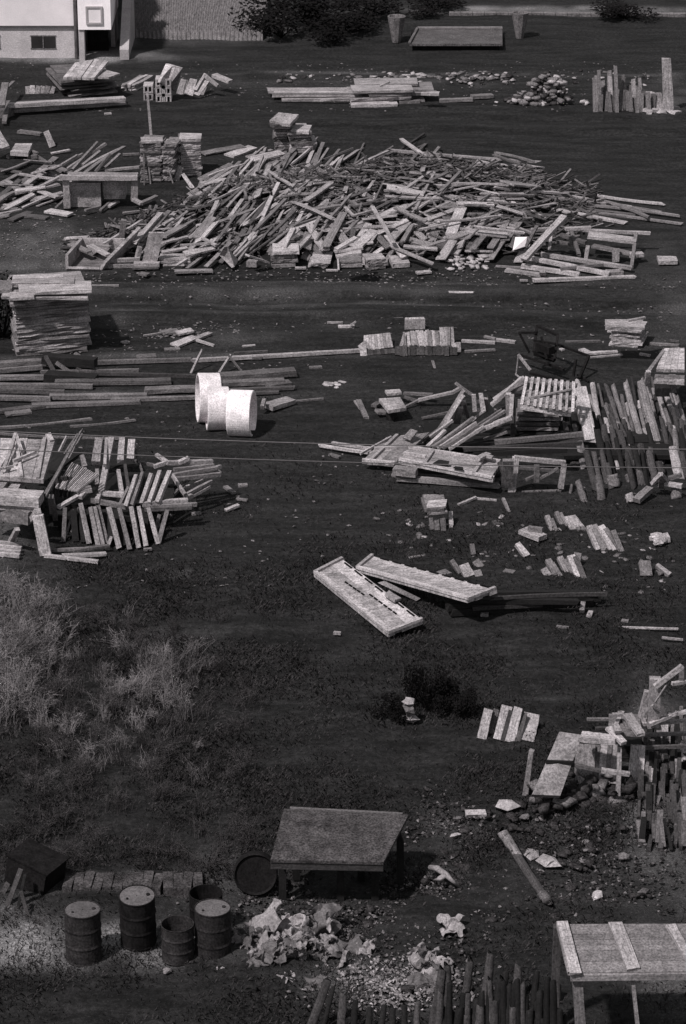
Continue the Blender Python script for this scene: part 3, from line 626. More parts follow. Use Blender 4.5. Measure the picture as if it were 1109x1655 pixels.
lay('C', [(270, 180, .2, 420, 80, .8, .12, .08, 'mid'), (290, 184, .2, 390, 75, .85, .12, .08, 'dim'), (300, 196, .25, 480, 100, .6, .15, .06, 'mid'), (340, 196, .25, 490, 95, .65, .18, .06, 'mid'), (330, 165, .2, 400, 110, .5, .14, .06, 'dim'), (380, 190, .3, 440, 120, .8, .14, .06, 'dim'),
          (210, 185, .2, 310, 125, .5, .1, .06, 'dim'), (250, 160, .1, 330, 120, .3, .1, .06, 'mid'), (205, 118, .05, 278, 104, .08, .14, .05, 'pale'), (420, 175, .3, 480, 120, .6, .12, .06, 'dim'), (420, 185, .3, 555, 172, .4, .2, .06, 'mid'), (490, 122, .05, 555, 120, .05, .12, .06, 'dim'),
          (180, 186, .1, 200, 178, .3, .3, .06, 'pale')], 'in the bundle behind the table frame', g)
stand('C', [(210, 92, 184, 30, .26, .08, 'pale', .2, 'short pale slab leaning alone near the left edge')], '', g)
quad_thing('formwork_section', 'grey panel lying flat on blocks near the left edge', 'panel', g, 'C', [(40, 112), (112, 116), (130, 78), (62, 78)], [.25]*4, .12, 4, [], along='u', mat='mid')
quad_thing('formwork_section', 'pale panel cut by the left picture edge behind the scattered planks', 'panel', g, 'C', [(-40, 95), (10, 98), (38, 88), (-5, 18)], [.4, .4, .4, .8], .1, 3, [], along='u', mat='mid')
lay('C', [(75, 30, .1, 165, 42, .1, .25, .08, 'dim'), (110, 136, .05, 150, 130, .1, .2, .1, 'dim'), (30, 132, .05, 52, 128, .05, .2, .1, 'mid'), (120, 110, .1, 150, 122, .1, .15, .1, 'dim')], 'near the left edge', g)

# ------------------------------------------------------------------ the big scrap heap
ENV = [(100, 0), (110, .1), (140, .2), (230, .35), (330, .45), (430, .55), (560, .72), (640, 1.0), (740, .85), (840, .6), (875, .25), (900, .12), (1100, .1)]
Y0H = 77.3
PRO = [(0, 0), (.05, .3), (.2, .5), (.4, .75), (.62, 1.0), (.78, .8), (.92, .25), (1, 0)]
YB = [(90, 78.6), (200, 80.4), (300, 83), (380, 85), (450, 85.4), (580, 85.8), (700, 86.4), (860, 85.6)]
def heap(x, y):
    px = CX+FPX*x/(y*ct+CAMH*st)
    e = np.interp(px, [a for a, _ in ENV], [b for _, b in ENV]); p = np.interp((y-Y0H)/(np.interp(px, [a for a, _ in YB], [b for _, b in YB])-Y0H), [a for a, _ in PRO], [b for _, b in PRO])
    return float(e*p)*(.8+.45*float(fbm(np.array([x*.9]), np.array([y*.9]), 3)[0]))
def HP(px, py, dz=0):
    z = 0
    for _ in range(7): q = P(px, py, z); z = .5*z+.5*heap(q.x, q.y)
    return P(px, py, z+dz)
def heap_core():
    mb = MB(); x0, x1, y0, y1 = -11, 9, 73.3, 88; nx, ny = 130, 80
    for j in range(ny+1):
        for i in range(nx+1):
            x = x0+(x1-x0)*i/nx; y = y0+(y1-y0)*j/ny; mb.v.append(Vector((x, y, heap(x, y)-.16+.06*mnoise.noise(Vector((x*3, y*3, 0))))))
    for j in range(ny):
        for i in range(nx): k = j*(nx+1)+i; mb.f.append([k, k+1, k+nx+2, k+nx+1]); mb.m.append(0)
    tag(link('scrap_base', mb.mesh('scrap_base', 'black')), 'scrap core under the big plank heap, coloured black as shade in its gaps', 'scrap', kind='stuff')  # core coloured black as the shade in the gaps between planks
    mb = MB()
    r = random.Random(11)
    for i in range(4600):
        x = r.uniform(-9, 7.2); y = r.uniform(76, 87); h = heap(x, y)
        if h < .06: continue
        a = r.uniform(0, math.pi) if r.random() < .45 else r.gauss(1.1 if x < -1 else .15, .4); L = r.uniform(.2, 1.1)
        rot = (Matrix.Rotation(a, 3, 'Z') @ Matrix.Rotation(r.gauss(0, .3), 3, 'Y') @ Matrix.Rotation(r.gauss(0, .5), 3, 'X'))
        mb.box((x, y, h+r.uniform(-.12, .04)), (L, r.uniform(.025, .08), r.uniform(.015, .04)), rot, r.choice([0, 1, 1, 2]))
    tag(link('splintered_wood', mb.mesh('splintered_wood', ['mid', 'dim', 'dark'])), 'countless short splinters and offcuts filling the big plank heap', 'offcuts', kind='stuff')
heap_core()
def heap_rows(cr, rows, where, g):
    rr_ = ranks([((r[0]+r[2])/2, (r[1]+r[3])/2) for r in rows], len(rows)); rk = {r: rr_[i] for i, r in enumerate(rows)}
    for r in rows:
        a = cv(cr, r[0], r[1]); b = cv(cr, r[2], r[3]); dz = r[6] if len(r) > 6 else .08
        A, B = HP(*a, dz), HP(*b, dz+(r[7] if len(r) > 7 else 0))
        nm = kind_of('plank', r[4], 0, (B-A).length); bar(A, B, r[4], .05, r[5], name=nm, cat=nm, group=g, label=autolabel(a, b, r[5], where, (B-A).length, nm, order=rk[r]), roll=rnd.uniform(-.25, .25))
def inside(p, poly):
    c = False; n = len(poly)
    for i in range(n):
        (x1, y1), (x2, y2) = poly[i], poly[i-1]
        if (y1 > p[1]) != (y2 > p[1]) and p[0] < (x2-x1)*(p[1]-y1)/(y2-y1)+x1: c = not c
    return c
def heap_fill(poly, n, angs, ln, wd, mats, where, g, seed, dz=(.0, .16), mind=9, flat=False):
    r = random.Random(seed); xs = [p[0] for p in poly]; ys = [p[1] for p in poly]; pts = []; tries = 0
    while len(pts) < n and tries < n*60:
        tries += 1; p = (r.uniform(min(xs), max(xs)), r.uniform(min(ys), max(ys)))
        if not inside(p, poly) or any((p[0]-q[0])**2+((p[1]-q[1])*1.4)**2 < mind**2 for q in pts): continue
        pts.append(p); ac, sd = r.choice(angs); a = math.radians(r.gauss(ac, sd)); L = r.uniform(*ln)/2
        pa = (p[0]-math.cos(a)*L, p[1]+math.sin(a)*L); pb = (p[0]+math.cos(a)*L, p[1]-math.sin(a)*L)
        z = r.uniform(*dz); f = (lambda x, y, d: P(x, y, d)) if flat else HP
        C0 = f(p[0], p[1], z); A = f(*pa, z); B = f(*pb, z)
        if (B-A).length > 3.4: k = 3.4/(B-A).length; A = C0+(A-C0)*k; B = C0+(B-C0)*k
        m = r.choice(mats); ww = r.uniform(*wd); nm = kind_of('plank', ww, 0, (B-A).length)
        fx = (p[0]-min(xs))/(max(xs)-min(xs)); fy = (p[1]-min(ys))/(max(ys)-min(ys)); cell = ('upper' if fy < .36 else 'lower' if fy > .66 else 'middle')+' '+('left' if fx < .34 else 'right' if fx > .66 else 'centre')
        bar(A, B, ww, r.uniform(.03, .06), m, name=nm, cat=nm, group=g, label=autolabel(pa, pb, m, cell+' '+where, (B-A).length, nm), roll=r.gauss(0, .22))
G1 = 'loose planks of the big scrap heap'
mm = ['pale', 'mid', 'mid', 'dim', 'mid', 'dim']
heap_fill([(270, 345), (330, 290), (420, 245), (470, 255), (500, 300), (470, 400), (260, 425), (200, 420)], 118, [(48, 10), (55, 10), (40, 10), (28, 15)], (32, 76), (.05, .13), mm, 'of the big heap left slope', G1, 1)
heap_fill([(430, 265), (560, 275), (620, 300), (620, 380), (470, 380)], 64, [(45, 12), (-30, 12), (65, 12), (12, 12), (30, 12)], (28, 66), (.05, .12), mm, 'of the tangled heap middle', G1, 2)
heap_fill([(560, 262), (650, 238), (720, 262), (700, 300), (570, 300)], 22, [(30, 10), (20, 10)], (50, 90), (.07, .12), ['mid', 'dim', 'dim', 'dark'], 'of the shade-darkened heap crest', G1, 3)  # darker woods chosen to paint the shade in the hollow crest
heap_fill([(660, 245), (860, 268), (862, 320), (690, 330), (620, 300)], 46, [(-5, 6), (4, 8), (-10, 6), (30, 15)], (40, 100), (.06, .16), ['mid', 'mid', 'dim', 'pale'], 'of the heap right shoulder', G1, 4)
heap_fill([(440, 372), (600, 360), (830, 355), (850, 410), (450, 405)], 64, [(55, 8), (60, 8), (45, 12), (120, 10), (5, 10)], (24, 50), (.13, .32), mm, 'of the stub row at heap foot', G1, 5)
heap_fill([(600, 325), (870, 325), (860, 375), (620, 370)], 40, [(15, 12), (-12, 10), (8, 8)], (40, 90), (.07, .2), ['mid', 'dim', 'mid', 'pale'], 'of the heap right slope', G1, 6)
heap_fill([(350, 275), (430, 240), (590, 246), (570, 292), (330, 312)], 60, [(45, 12), (35, 12), (55, 12), (15, 12)], (28, 62), (.05, .13), ['mid', 'mid', 'dim', 'pale'], 'of the heap back left', G1, 12)
heap_fill([(350, 240), (440, 232), (430, 285), (340, 300)], 7, [(14, 10)], (40, 70), (.28, .45), ['mid', 'pale', 'dim'], 'of the broad boards behind the heap', G1, 8, mind=12)
heap_fill([(0, 262), (110, 255), (120, 330), (0, 350)], 20, [(25, 12), (-8, 10)], (30, 60), (.1, .22), ['mid', 'dim'], 'of the scatter left of heap', 'loose planks scattered left of the heap', 9, dz=(.02, .2), flat=True)
# recognisable pieces of the heap
heap_rows('D', [(165, 280, 305, 340, .14, 'pale', .2), (500, 228, 630, 252, .3, 'pale', .2), (555, 58, 640, 118, .12, 'mid', .35), (520, 95, 1020, 135, .14, 'mid', .25), (640, 130, 628, 165, .14, 'pale', .3),
    (790, 165, 845, 135, .35, 'pale', .2), (720, 215, 930, 220, .22, 'pale', .15), (690, 245, 760, 175, .12, 'mid', .25), (930, 212, 1032, 222, .55, 'mid', .2), (780, 290, 850, 292, .45, 'mid', .15), (890, 103, 1025, 135, .08, 'mid', .35),
    (35, 260, 80, 150, .16, 'pale', .2), (55, 330, 110, 215, .12, 'pale', .2), (75, 170, 150, 215, .1, 'mid', .3), (210, 275, 300, 212, .16, 'pale', .2), (280, 440, 345, 320, .24, 'mid', .2), (95, 455, 180, 380, .16, 'pale', .25),
    (130, 440, 165, 375, .16, 'mid', .3), (180, 450, 225, 400, .13, 'mid', .2), (450, 300, 520, 420, .1, 'mid', .3), (500, 400, 560, 480, .16, 'pale', .2), (520, 440, 660, 500, .12, 'mid', .2), (560, 440, 680, 450, .14, 'mid', .2),
    (790, 385, 930, 400, .3, 'mid', .15), (820, 370, 985, 390, .09, 'mid', .3), (350, 300, 380, 330, .08, 'pale', .2), (380, 330, 450, 310, .08, 'pale', .2), (430, 370, 530, 368, .12, 'mid', .2), (530, 300, 640, 350, .14, 'mid', .2),
    (700, 350, 900, 330, .08, 'mid', .25), (880, 110, 1022, 158, .1, 'dim', .3), (360, 170, 500, 100, .08, 'mid', .25), (390, 160, 480, 105, .08, 'dim', .25)], 'among the named pieces on the heap', G1)
heap_rows('c', [(520, 230, 700, 30, .16, 'mid', .25), (450, 250, 620, 130, .14, 'mid', .2), (310, 235, 560, 80, .12, 'mid', .2), (470, 265, 690, 110, .16, 'pale', .15), (20, 205, 330, 260, .1, 'mid', .2), (30, 200, 190, 190, .12, 'pale', .25),
    (360, 105, 450, 135, .2, 'mid', .3), (60, 240, 200, 300, .2, 'mid', .2), (200, 250, 330, 320, .2, 'mid', .2), (720, 190, 870, 110, .3, 'mid', .2), (720, 300, 900, 270, .14, 'pale', .15), (880, 315, 1090, 265, .26, 'pale', .2),
    (740, 230, 900, 190, .12, 'mid', .2), (850, 250, 1060, 235, .1, 'mid', .3), (1010, 200, 1105, 250, .1, 'mid', .3), (730, 100, 800, 60, .1, 'pale', .2), (960, 200, 1080, 60, .2, 'mid', .2), (980, 220, 1100, 90, .2, 'pale', .2)], 'at the left foot of the big heap', G1)
g = 'boards at the foot of the heap'
stack('c', (720, 402), (938, 402), .5, 345, 3, 1, ['mid', 'pale'], 'grey board in the low stack beside the leaning slab', g, gap=.75)
quad_thing('leaning_slab', 'broad grey slab leaning steeply at the left foot of the heap', 'slab', g, 'c', [(575, 372), (682, 374), (735, 155), (625, 150)], [.1, .1, 1.0, 1.0], .07, 2, [], along='v', mat='mid')
lay('c', [(520, 385, .1, 700, 385, .1, .25, .1, 'pale'), (320, 400, .05, 520, 398, .05, .1, .1, 'mid'), (350, 360, .15, 560, 350, .15, .14, .1, 'mid'), (510, 410, .05, 690, 405, .05, .3, .05, 'dim'), (810, 438, .05, 1080, 432, .05, .25, .06, 'mid'), (420, 265, .1, 445, 70, .9, .2, .1, 'mid', 'thick short post poking up between trough and leaning slab'),
          (540, 340, .1, 560, 260, .4, .2, .1, 'mid'), (560, 452, .02, 620, 462, .02, .25, .05, 'dim')], 'in front of the leaning slab', g, 'board', 'board')
quad_thing('leaning_slab', 'short grey slab tipped to the left below the long scratch', 'slab', g, 'C', [(885, 520), (935, 570), (950, 545), (905, 488)], [.3, .1, .1, .6], .1, 1, [], mat='mid')
for (a, b, yt, n, dep, lab, sk) in [((118, 272), (268, 270), 170, 4, .8, 'in the first tidy bundle at the foot of the heap', .3), ((310, 270), (420, 272), 240, 3, 1.1, 'in the leaning bundle second at the heap foot', .5),
        ((555, 268), (690, 268), 230, 3, .6, 'in the twisted bundle in the middle of the heap foot', -.2), ((705, 285), (825, 278), 222, 4, .6, 'in the last tidy bundle at the foot of the heap', .1), ((830, 282), (930, 278), 245, 1, .8, 'flat right of the tidy bundles', .3)]:
    stack('f', a, b, dep, yt, n, 1, ['mid', 'pale', 'mid'], 'grey board '+lab, g, gap=.72, jit=.04, skew=(sk, 0))
lay('f', [(530, 200, .75, 680, 175, .85, .3, .06, 'pale'), (520, 170, .85, 690, 150, .9, .2, .06, 'mid'), (530, 160, .9, 650, 90, 1.1, .2, .06, 'pale'), (540, 210, .2, 545, 285, .05, .05, .05, 'pale'), (285, 270, .05, 350, 270, .05, .15, .04, 'mid'), (470, 284, .03, 540, 284, .03, .1, .04, 'mid'),
          (1010, 300, .03, 1095, 292, .03, .2, .05, 'pale'), (0, 240, .1, 60, 245, .1, .25, .15, 'mid'), (0, 195, .5, 120, 235, .2, .25, .05, 'mid')], 'at the foot of the heap', g, 'board', 'board')
join_stuff('pale_lumps', [(rnd.choice(CH[rnd.choice(['brick', 'stone'])]), chunk_m(725+rnd.uniform(0, 62), 428+rnd.uniform(-12, 8), rnd.uniform(0, .12), rnd.uniform(.08, .2))) for _ in range(48)], 'pale crumbled lumps at the front right foot of the heap', 'rubble')
quad_thing('paper_sheet', 'bright white sheet caught beside the crossed beams', 'sheet', g, 'E', [(350, 420), (405, 402), (412, 360), (362, 360)], [.3, .3, .5, .5], .02, 1, [], mat='white')
# open trough
def trough():
    q = lambda x, y, z: P(*cv('c', x, y), z)
    a, b, c, d = q(38, 428, 0), q(272, 432, 0), q(380, 300, .0), q(60, 400, 0)
    o = thing('open_trough', 'open wooden trough with flared sides at the left foot of the heap', 'trough', a)
    u = (b-a).normalized(); v = Vector((-u.y, u.x, 0)); Lw = (b-a).length; up_ = Vector((0, 0, 1)); dep = 1.5
    def slab(name, p, mat='mid'):
        n = (p[1]-p[0]).cross(p[3]-p[0]).normalized()*.04; mb = MB(); mb.hull8([x+n-a for x in p], [x-n-a for x in p]); link(name, mb.mesh(name+'_shape', mat), Matrix.Translation(a), o)
    slab('floor_board', [a, b, b+v*dep+u*.5, a+v*dep+u*.2], 'dim')
    slab('side_board', [a, a+u*.1+up_*.42-u*.1, a+v*dep+u*.2+up_*.42, a+v*dep+u*.2], 'mid')
    slab('side_board', [b, b+up_*.25+u*.15, b+v*dep+u*.9+up_*.75, b+v*dep+u*.55], 'mid')
    slab('front_board', [a-v*.03, b-v*.03, b-v*.1+up_*.1, a-v*.1+up_*.1], 'pale')
    slab('back_board', [a+v*dep+u*.2, b+v*dep+u*.5, b+v*dep+u*.5+up_*.42, a+v*dep+u*.2+up_*.42], 'mid')
trough()
# long planks right of the heap, crossed beams and frame wreck
g = 'long thin planks right of the heap'
lay('E', [(485, 178, .1, 800, 218, .1, .16, .06, 'mid'), (620, 185, .1, 860, 228, .12, .12, .06, 'mid'), (715, 178, .12, 1000, 214, .12, .12, .06, 'pale'), (400, 212, .08, 820, 294, .08, .22, .06, 'pale'), (560, 222, .06, 880, 262, .08, .16, .06, 'dim'), (690, 222, .1, 1065, 266, .1, .12, .06, 'mid'),
          (800, 222, .15, 940, 272, .15, .14, .06, 'mid'), (640, 246, .05, 1068, 300, .05, .12, .06, 'mid'), (870, 230, .1, 1000, 252, .1, .1, .06, 'dim'), (380, 268, .03, 500, 276, .03, .4, .04, 'dim'), (700, 262, .03, 980, 288, .03, .08, .06, 'dim'), (760, 205, .2, 930, 246, .2, .08, .05, 'mid')],
    'right of the heap', g)
g = 'beams of the collapsed frame right of the heap'
lay('E', [(400, 460, .35, 575, 272, 1.15, .26, .1, 'pale', 'thick pale beam crossing up over the collapsed frame'), (440, 420, .3, 530, 310, 1.0, .14, .1, 'mid'), (410, 400, .3, 455, 312, .9, .14, .08, 'mid'), (430, 330, .7, 520, 325, .7, .14, .08, 'mid'), (510, 420, .3, 520, 330, .7, .1, .08, 'mid'),
          (405, 448, .25, 770, 522, .15, .18, .1, 'pale'), (475, 436, .25, 870, 496, .2, .18, .1, 'pale'), (390, 488, .12, 640, 524, .1, .2, .1, 'pale'), (320, 505, .06, 490, 528, .06, .2, .08, 'mid'), (440, 550, .06, 882, 536, .06, .2, .08, 'pale', 'lowest long pale beam in front of the collapsed frame'),
          (275, 488, .05, 460, 500, .05, .06, .05, 'mid'), (580, 326, .6, 690, 320, .6, .16, .08, 'pale'), (680, 352, .5, 890, 378, .4, .45, .08, 'mid'), (660, 330, .55, 950, 344, .5, .12, .08, 'mid'), (890, 340, .5, 870, 490, .1, .12, .08, 'mid'), (700, 400, .3, 900, 440, .2, .3, .06, 'dim'),
          (560, 350, .5, 670, 385, .4, .16, .08, 'dim'), (600, 320, .6, 640, 440, .2, .12, .08, 'dim'), (680, 400, .4, 670, 460, .1, .14, .1, 'mid'), (800, 410, .4, 800, 470, .05, .25, .1, 'mid'), (760, 520, .1, 830, 516, .1, .35, .12, 'mid'), (480, 510, .3, 484, 530, .1, .2, .1, 'mid'),
          (820, 500, .2, 826, 525, .05, .15, .1, 'mid'), (540, 380, .3, 640, 400, .3, .1, .08, 'dim'), (560, 500, .2, 760, 480, .2, .1, .08, 'dim'), (860, 440, .2, 920, 436, .2, .3, .1, 'mid')], 'of the collapsed frame', g, 'squared_timber', 'squared_timber', straight=False)
lay('E', [(985, 462, .06, 1068, 462, .06, .5, .1, 'pale', 'short pale board at the right edge of the yard track'), (70, 604, .03, 255, 608, .03, .16, .05, 'pale', 'single pale board lying alone on the yard track below the heap'), (380, 550, .03, 415, 551, .03, .1, .04, 'mid')], '', 'single boards on the yard track')

# ------------------------------------------------------------------ big stack at the left, long timbers, scattered bits
g = 'boards of the big square stack at the left'
stack('b', (185, 905), (905, 860), 2.0, 335, 24, 2, ['mid', 'dim', 'mid', 'mid'], 'grey board in the big square stack at the left', g, jit=.02, gap=.93)
lay('b', [(30, 285, 1.55, 870, 300, 1.5, .5, .07, 'mid'), (190, 228, 1.66, 905, 208, 1.66, .75, .08, 'pale'), (100, 300, 1.6, 340, 292, 1.6, .5, .06, 'mid'), (130, 150, 1.7, 740, 152, 1.7, .5, .06, 'mid'), (130, 120, 1.72, 630, 104, 1.72, .35, .06, 'pale'),
          (-30, 205, 1.62, 130, 205, 1.62, .8, .08, 'mid'), (20, 260, 1.55, 200, 262, 1.55, .3, .06, 'mid'), (100, 380, 1.4, 250, 372, 1.4, .25, .06, 'mid')], 'on top of the big square stack', g, 'board', 'board')
lay('b', [(455, 900, .4, 560, 1090, .05, .08, .08, 'dark'), (560, 960, .3, 700, 1060, .05, .08, .08, 'dim'), (745, 870, .4, 1000, 1070, .05, .1, .08, 'dim'), (700, 900, .35, 820, 1080, .05, .1, .08, 'dark'), (460, 1100, .1, 960, 1130, .1, .4, .2, 'black'), (430, 920, .3, 950, 960, .3, .3, .2, 'black')],  # the black pieces stand in for the shadow at the stack foot
    'in painted shadow at the foot of the big square stack', 'dark props under the big square stack', 'prop', 'prop')
g = 'long timbers lying across the left'
lay('F', [(-10, 352, .12, 150, 342, .12, .22, .1, 'dim'), (150, 350, .12, 690, 335, .12, .10, .1, 'dim'), (-10, 376, .1, 150, 362, .1, .12, .1, 'dim'), (690, 338, .1, 1330, 300, .1, .13, .08, 'mid', 'longest thin pale timber reaching right past the concrete rings'),
          (-10, 400, .1, 190, 398, .1, .16, .1, 'dim'), (-10, 428, .1, 330, 432, .1, .14, .1, 'dim'), (200, 418, .12, 610, 412, .12, .25, .1, 'dim'), (-10, 446, .08, 230, 452, .08, .12, .1, 'dim'), (180, 468, .1, 530, 464, .1, .18, .1, 'dim'), (520, 446, .12, 700, 440, .12, .3, .1, 'dim'),
          (-10, 472, .1, 180, 476, .1, .14, .1, 'dim'), (120, 500, .08, 500, 486, .08, .2, .08, 'dim'), (400, 480, .1, 720, 470, .1, .12, .08, 'mid'), (-10, 522, .06, 160, 502, .06, .2, .08, 'dim'), (-10, 580, .05, 320, 548, .05, .08, .06, 'dim'), (20, 530, .05, 110, 520, .05, .3, .05, 'dim'),
          (780, 398, .15, 1060, 378, .15, .35, .14, 'dim'), (800, 420, .12, 1020, 412, .12, .25, .1, 'dim'), (800, 446, .1, 1054, 436, .1, .12, .08, 'dim'), (820, 458, .08, 1000, 452, .08, .1, .06, 'dim'), (960, 430, .1, 1040, 418, .1, .3, .08, 'dim'), (820, 326, .08, 940, 328, .08, .16, .06, 'dim'), (490, 326, .04, 560, 322, .04, .3, .05, 'dim'),
          (840, 312, .05, 960, 306, .05, .06, .05, 'dim'), (250, 575, .04, 480, 552, .04, .05, .05, 'dim'), (-10, 600, .05, 420, 618, .05, .05, .05, 'dim'), (330, 385, .1, 700, 395, .1, .1, .08, 'dark'), (150, 380, .1, 500, 374, .1, .09, .08, 'dim')], 'across the left of the yard', g, 'timber', 'timber')
lay('F', [(960, 505, .12, 1045, 480, .12, .42, .1, 'mid', 'short broad slab lying just right of the concrete rings'), (940, 508, .2, 948, 480, .3, .1, .1, 'mid'),
          (515, 250, .05, 590, 238, .05, .06, .04, 'mid'), (635, 242, .05, 690, 230, .08, .3, .05, 'pale'), (625, 285, .05, 700, 255, .1, .35, .05, 'mid'), (700, 262, .1, 755, 240, .1, .2, .05, 'mid'), (705, 265, .12, 768, 285, .05, .1, .05, 'pale'), (580, 240, .03, 640, 232, .03, .35, .04, 'dim'), (870, 288, .03, 915, 284, .03, .1, .04, 'mid'),
          (685, 385, .05, 725, 300, .5, .06, .05, 'mid'), (785, 385, .05, 828, 318, .4, .07, .05, 'mid'), (880, 395, .03, 820, 320, .4, .04, .04, 'dim'), (330, 70, .03, 425, 70, .03, .1, .04, 'mid'), (590, 300, .03, 645, 296, .03, .2, .04, 'dim'), (440, 275, .03, 460, 270, .03, .2, .04, 'mid')], 'among the litter above the concrete rings', 'bits of wood above the concrete rings')
lay('H', [(170, 74, .03, 258, 74, .03, .12, .04, 'mid'), (232, 96, .04, 322, 94, .04, .14, .05, 'pale'), (470, 46, .04, 592, 45, .04, .16, .04, 'mid'), (300, 88, .1, 330, 68, .2, .06, .04, 'mid'), (70, 326, .03, 140, 322, .03, .15, .04, 'dim'), (-5, 516, .03, 148, 502, .03, .1, .05, 'dim'),
          (760, 290, .03, 772, 332, .02, .08, .04, 'mid'), (925, 178, .05, 1110, 186, .05, .14, .06, 'pale'), (1050, 152, .12, 1110, 165, .1, .12, .05, 'mid'), (940, 236, .03, 1110, 226, .06, .1, .05, 'mid')], 'on the open track', 'single boards on the open track')
for i in range(14): chunk(480+55+rnd.gauss(0, 9), 500+123+rnd.gauss(0, 2.5), .02, rnd.uniform(.1, .2), 'small grey lump in the patch right of the concrete rings', 'lumps right of the concrete rings', 'stone', .4)

# concrete rings
def ring(px, py, yaw, D, Wd, tilt, lab, group):
    R_ = D/2; w_ = Wd/2; t = .055; A = P(px, py, 0); mb = MB()
    mb.lathe([(R_-.012, -w_), (R_, -w_+.012), (R_, w_-.012), (R_-.012, w_), (R_-t, w_), (R_-t, -w_), (R_-.012, -w_)], 56, 'X')
    m = Matrix.Translation(A+Vector((0, 0, R_-.03))) @ Matrix.Rotation(R(yaw), 4, 'Z') @ Matrix.Rotation(R(tilt), 4, 'Y')
    o = link('concrete_ring', mb.mesh('ring_shape', 'concrete'), m)
    md = o.data; 
    for p in md.polygons: p.use_smooth = False
    tag(o, lab, 'concrete ring', group)
g = 'white concrete rings'
ring(*cv('a', 232, 545), 8, 1.14, .50, 3, 'rearmost white concrete ring, partly hidden behind the middle one', g)
ring(*cv('a', 322, 625), 6, 1.0, .50, 2, 'white concrete ring standing between the other two', g)
ring(*cv('a', 560, 685), -8, 1.06, .54, -1, 'white concrete ring nearest the right with its round opening showing', g)

# rows of short boards on edge
g = 'short boards stood in a row on the yard track'
rr = random.Random(21)
rows = []
for i in range(9): rows.append((388+i*17, 236-i*2, 398+i*15-10, 152-i*1.5, .16, .12, rr.choice(['pale', 'mid', 'mid']), .35))
stand('H', rows, 'in the smaller left row on the yard track', g)
rows = [(375, 262, 365, 200, .2, .1, 'pale', .1), (400, 240, 362, 190, .3, .1, 'mid', .1), (612, 245, 600, 128, .08, .12, 'mid', .1), (584, 205, 606, 130, .1, .1, 'pale', .1), (632, 250, 622, 128, .1, .12, 'pale', .2)]
for i in range(13): x = 655+i*13.5; rows.append((x, 214+rr.uniform(-4, 3), x-10+rr.uniform(-3, 3), 124+rr.uniform(-4, 6), .12, .1, rr.choice(['pale', 'mid', 'mid']), .35))
rows += [(822, 215, 818, 100, .22, .1, 'pale', .2), (840, 215, 842, 100, .2, .1, 'mid', .2), (872, 212, 866, 100, .12, .1, 'mid', .2), (880, 240, 878, 190, .15, .1, 'pale', .1), (905, 240, 903, 185, .15, .1, 'mid', .1), (850, 244, 850, 205, .2, .1, 'mid', .1), (825, 244, 825, 210, .2, .1, 'mid', .1), (660, 110, 658, 102, .5, .5, 'mid', .1)]
stand('H', rows, 'in the longer right row on the yard track', g)
rows = []
for i in range(22): x = 560+i*15.5; rows.append((x, 262+rr.uniform(-4, 3), x+rr.uniform(-4, 4), 212+rr.uniform(-8, 6), .13, .1, 'dark', .15))  # dark boards paint the shade on the lower front of the rows
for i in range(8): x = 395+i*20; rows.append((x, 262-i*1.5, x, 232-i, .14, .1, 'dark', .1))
stand('H', rows, 'in the shade-coloured lower tier under the short board row', g)
stack('J', (668, 215), (835, 230), .8, 110, 7, 1, ['pale', 'mid', 'pale'], 'pale board in the small bright stack by the right edge', 'boards of the small bright stack', jit=.05, gap=.85)
lay('J', [(640, 88, .95, 862, 90, .95, .6, .07, 'pale', 'broad pale board topping the small bright stack'), (770, 66, 1.0, 870, 48, 1.0, .1, .05, 'mid')], 'on the small bright stack', 'boards of the small bright stack')
lay('J', [(520, 255, .05, 710, 245, .08, .14, .05, 'pale'), (500, 232, .05, 540, 250, .05, .2, .05, 'mid'), (540, 282, .03, 740, 264, .03, .08, .05, 'mid'), (900, 198, .04, 1068, 208, .04, .12, .05, 'mid'), (410, 190, .03, 610, 184, .03, .1, .05, 'dim'), (380, 236, .03, 400, 232, .03, .15, .05, 'mid'),
          (840, 258, .03, 900, 268, .03, .1, .05, 'mid'), (1015, 180, .03, 1068, 186, .03, .05, .05, 'dim'), (0, 176, .05, 118, 190, .05, .14, .06, 'pale')], 'near the small bright stack', 'sticks near the small bright stack')
# dark tangled frame
def dark_frame():
    A = P(*cv('J', 330, 330)); o = thing('metal_frame', 'black tangled metal frame lying tilted above the slatted pallet', 'metal frame', A)
    q = lambda x, y, z: P(*cv('J', x, y), z)
    for (x0, y0, z0, x1, y1, z1, w_) in [(245, 95, 1.0, 365, 150, .9, .06), (365, 150, .9, 345, 290, .5, .06), (245, 95, 1.0, 225, 245, .5, .06), (225, 245, .5, 345, 290, .5, .06), (140, 135, .8, 245, 135, .9, .05), (140, 135, .8, 200, 250, .3, .05),
            (225, 180, .8, 350, 200, .8, .05), (270, 160, .9, 300, 290, .5, .05), (150, 265, .3, 400, 350, .3, .05), (350, 200, .6, 545, 270, .5, .05), (545, 270, .5, 490, 400, .1, .06), (470, 290, .5, 455, 390, .1, .05), (480, 380, .1, 545, 420, .05, .04), (200, 370, .2, 420, 420, .1, .05),
            (255, 210, .7, 330, 240, .7, .18), (230, 250, .5, 350, 290, .4, .12)]:
        bar(q(x0, y0, z0), q(x1, y1, z1), w_, w_, 'ink', name='frame_bar', parent=o, straight=True)
dark_frame()
lay('J', [(135, 262, .9, 205, 352, .6, .06, .05, 'pale'), (135, 265, .9, 122, 380, .4, .03, .03, 'mid'), (120, 375, .4, 160, 410, .4, .03, .03, 'mid')], 'propped beside the black metal frame', 'sticks beside the metal frame')

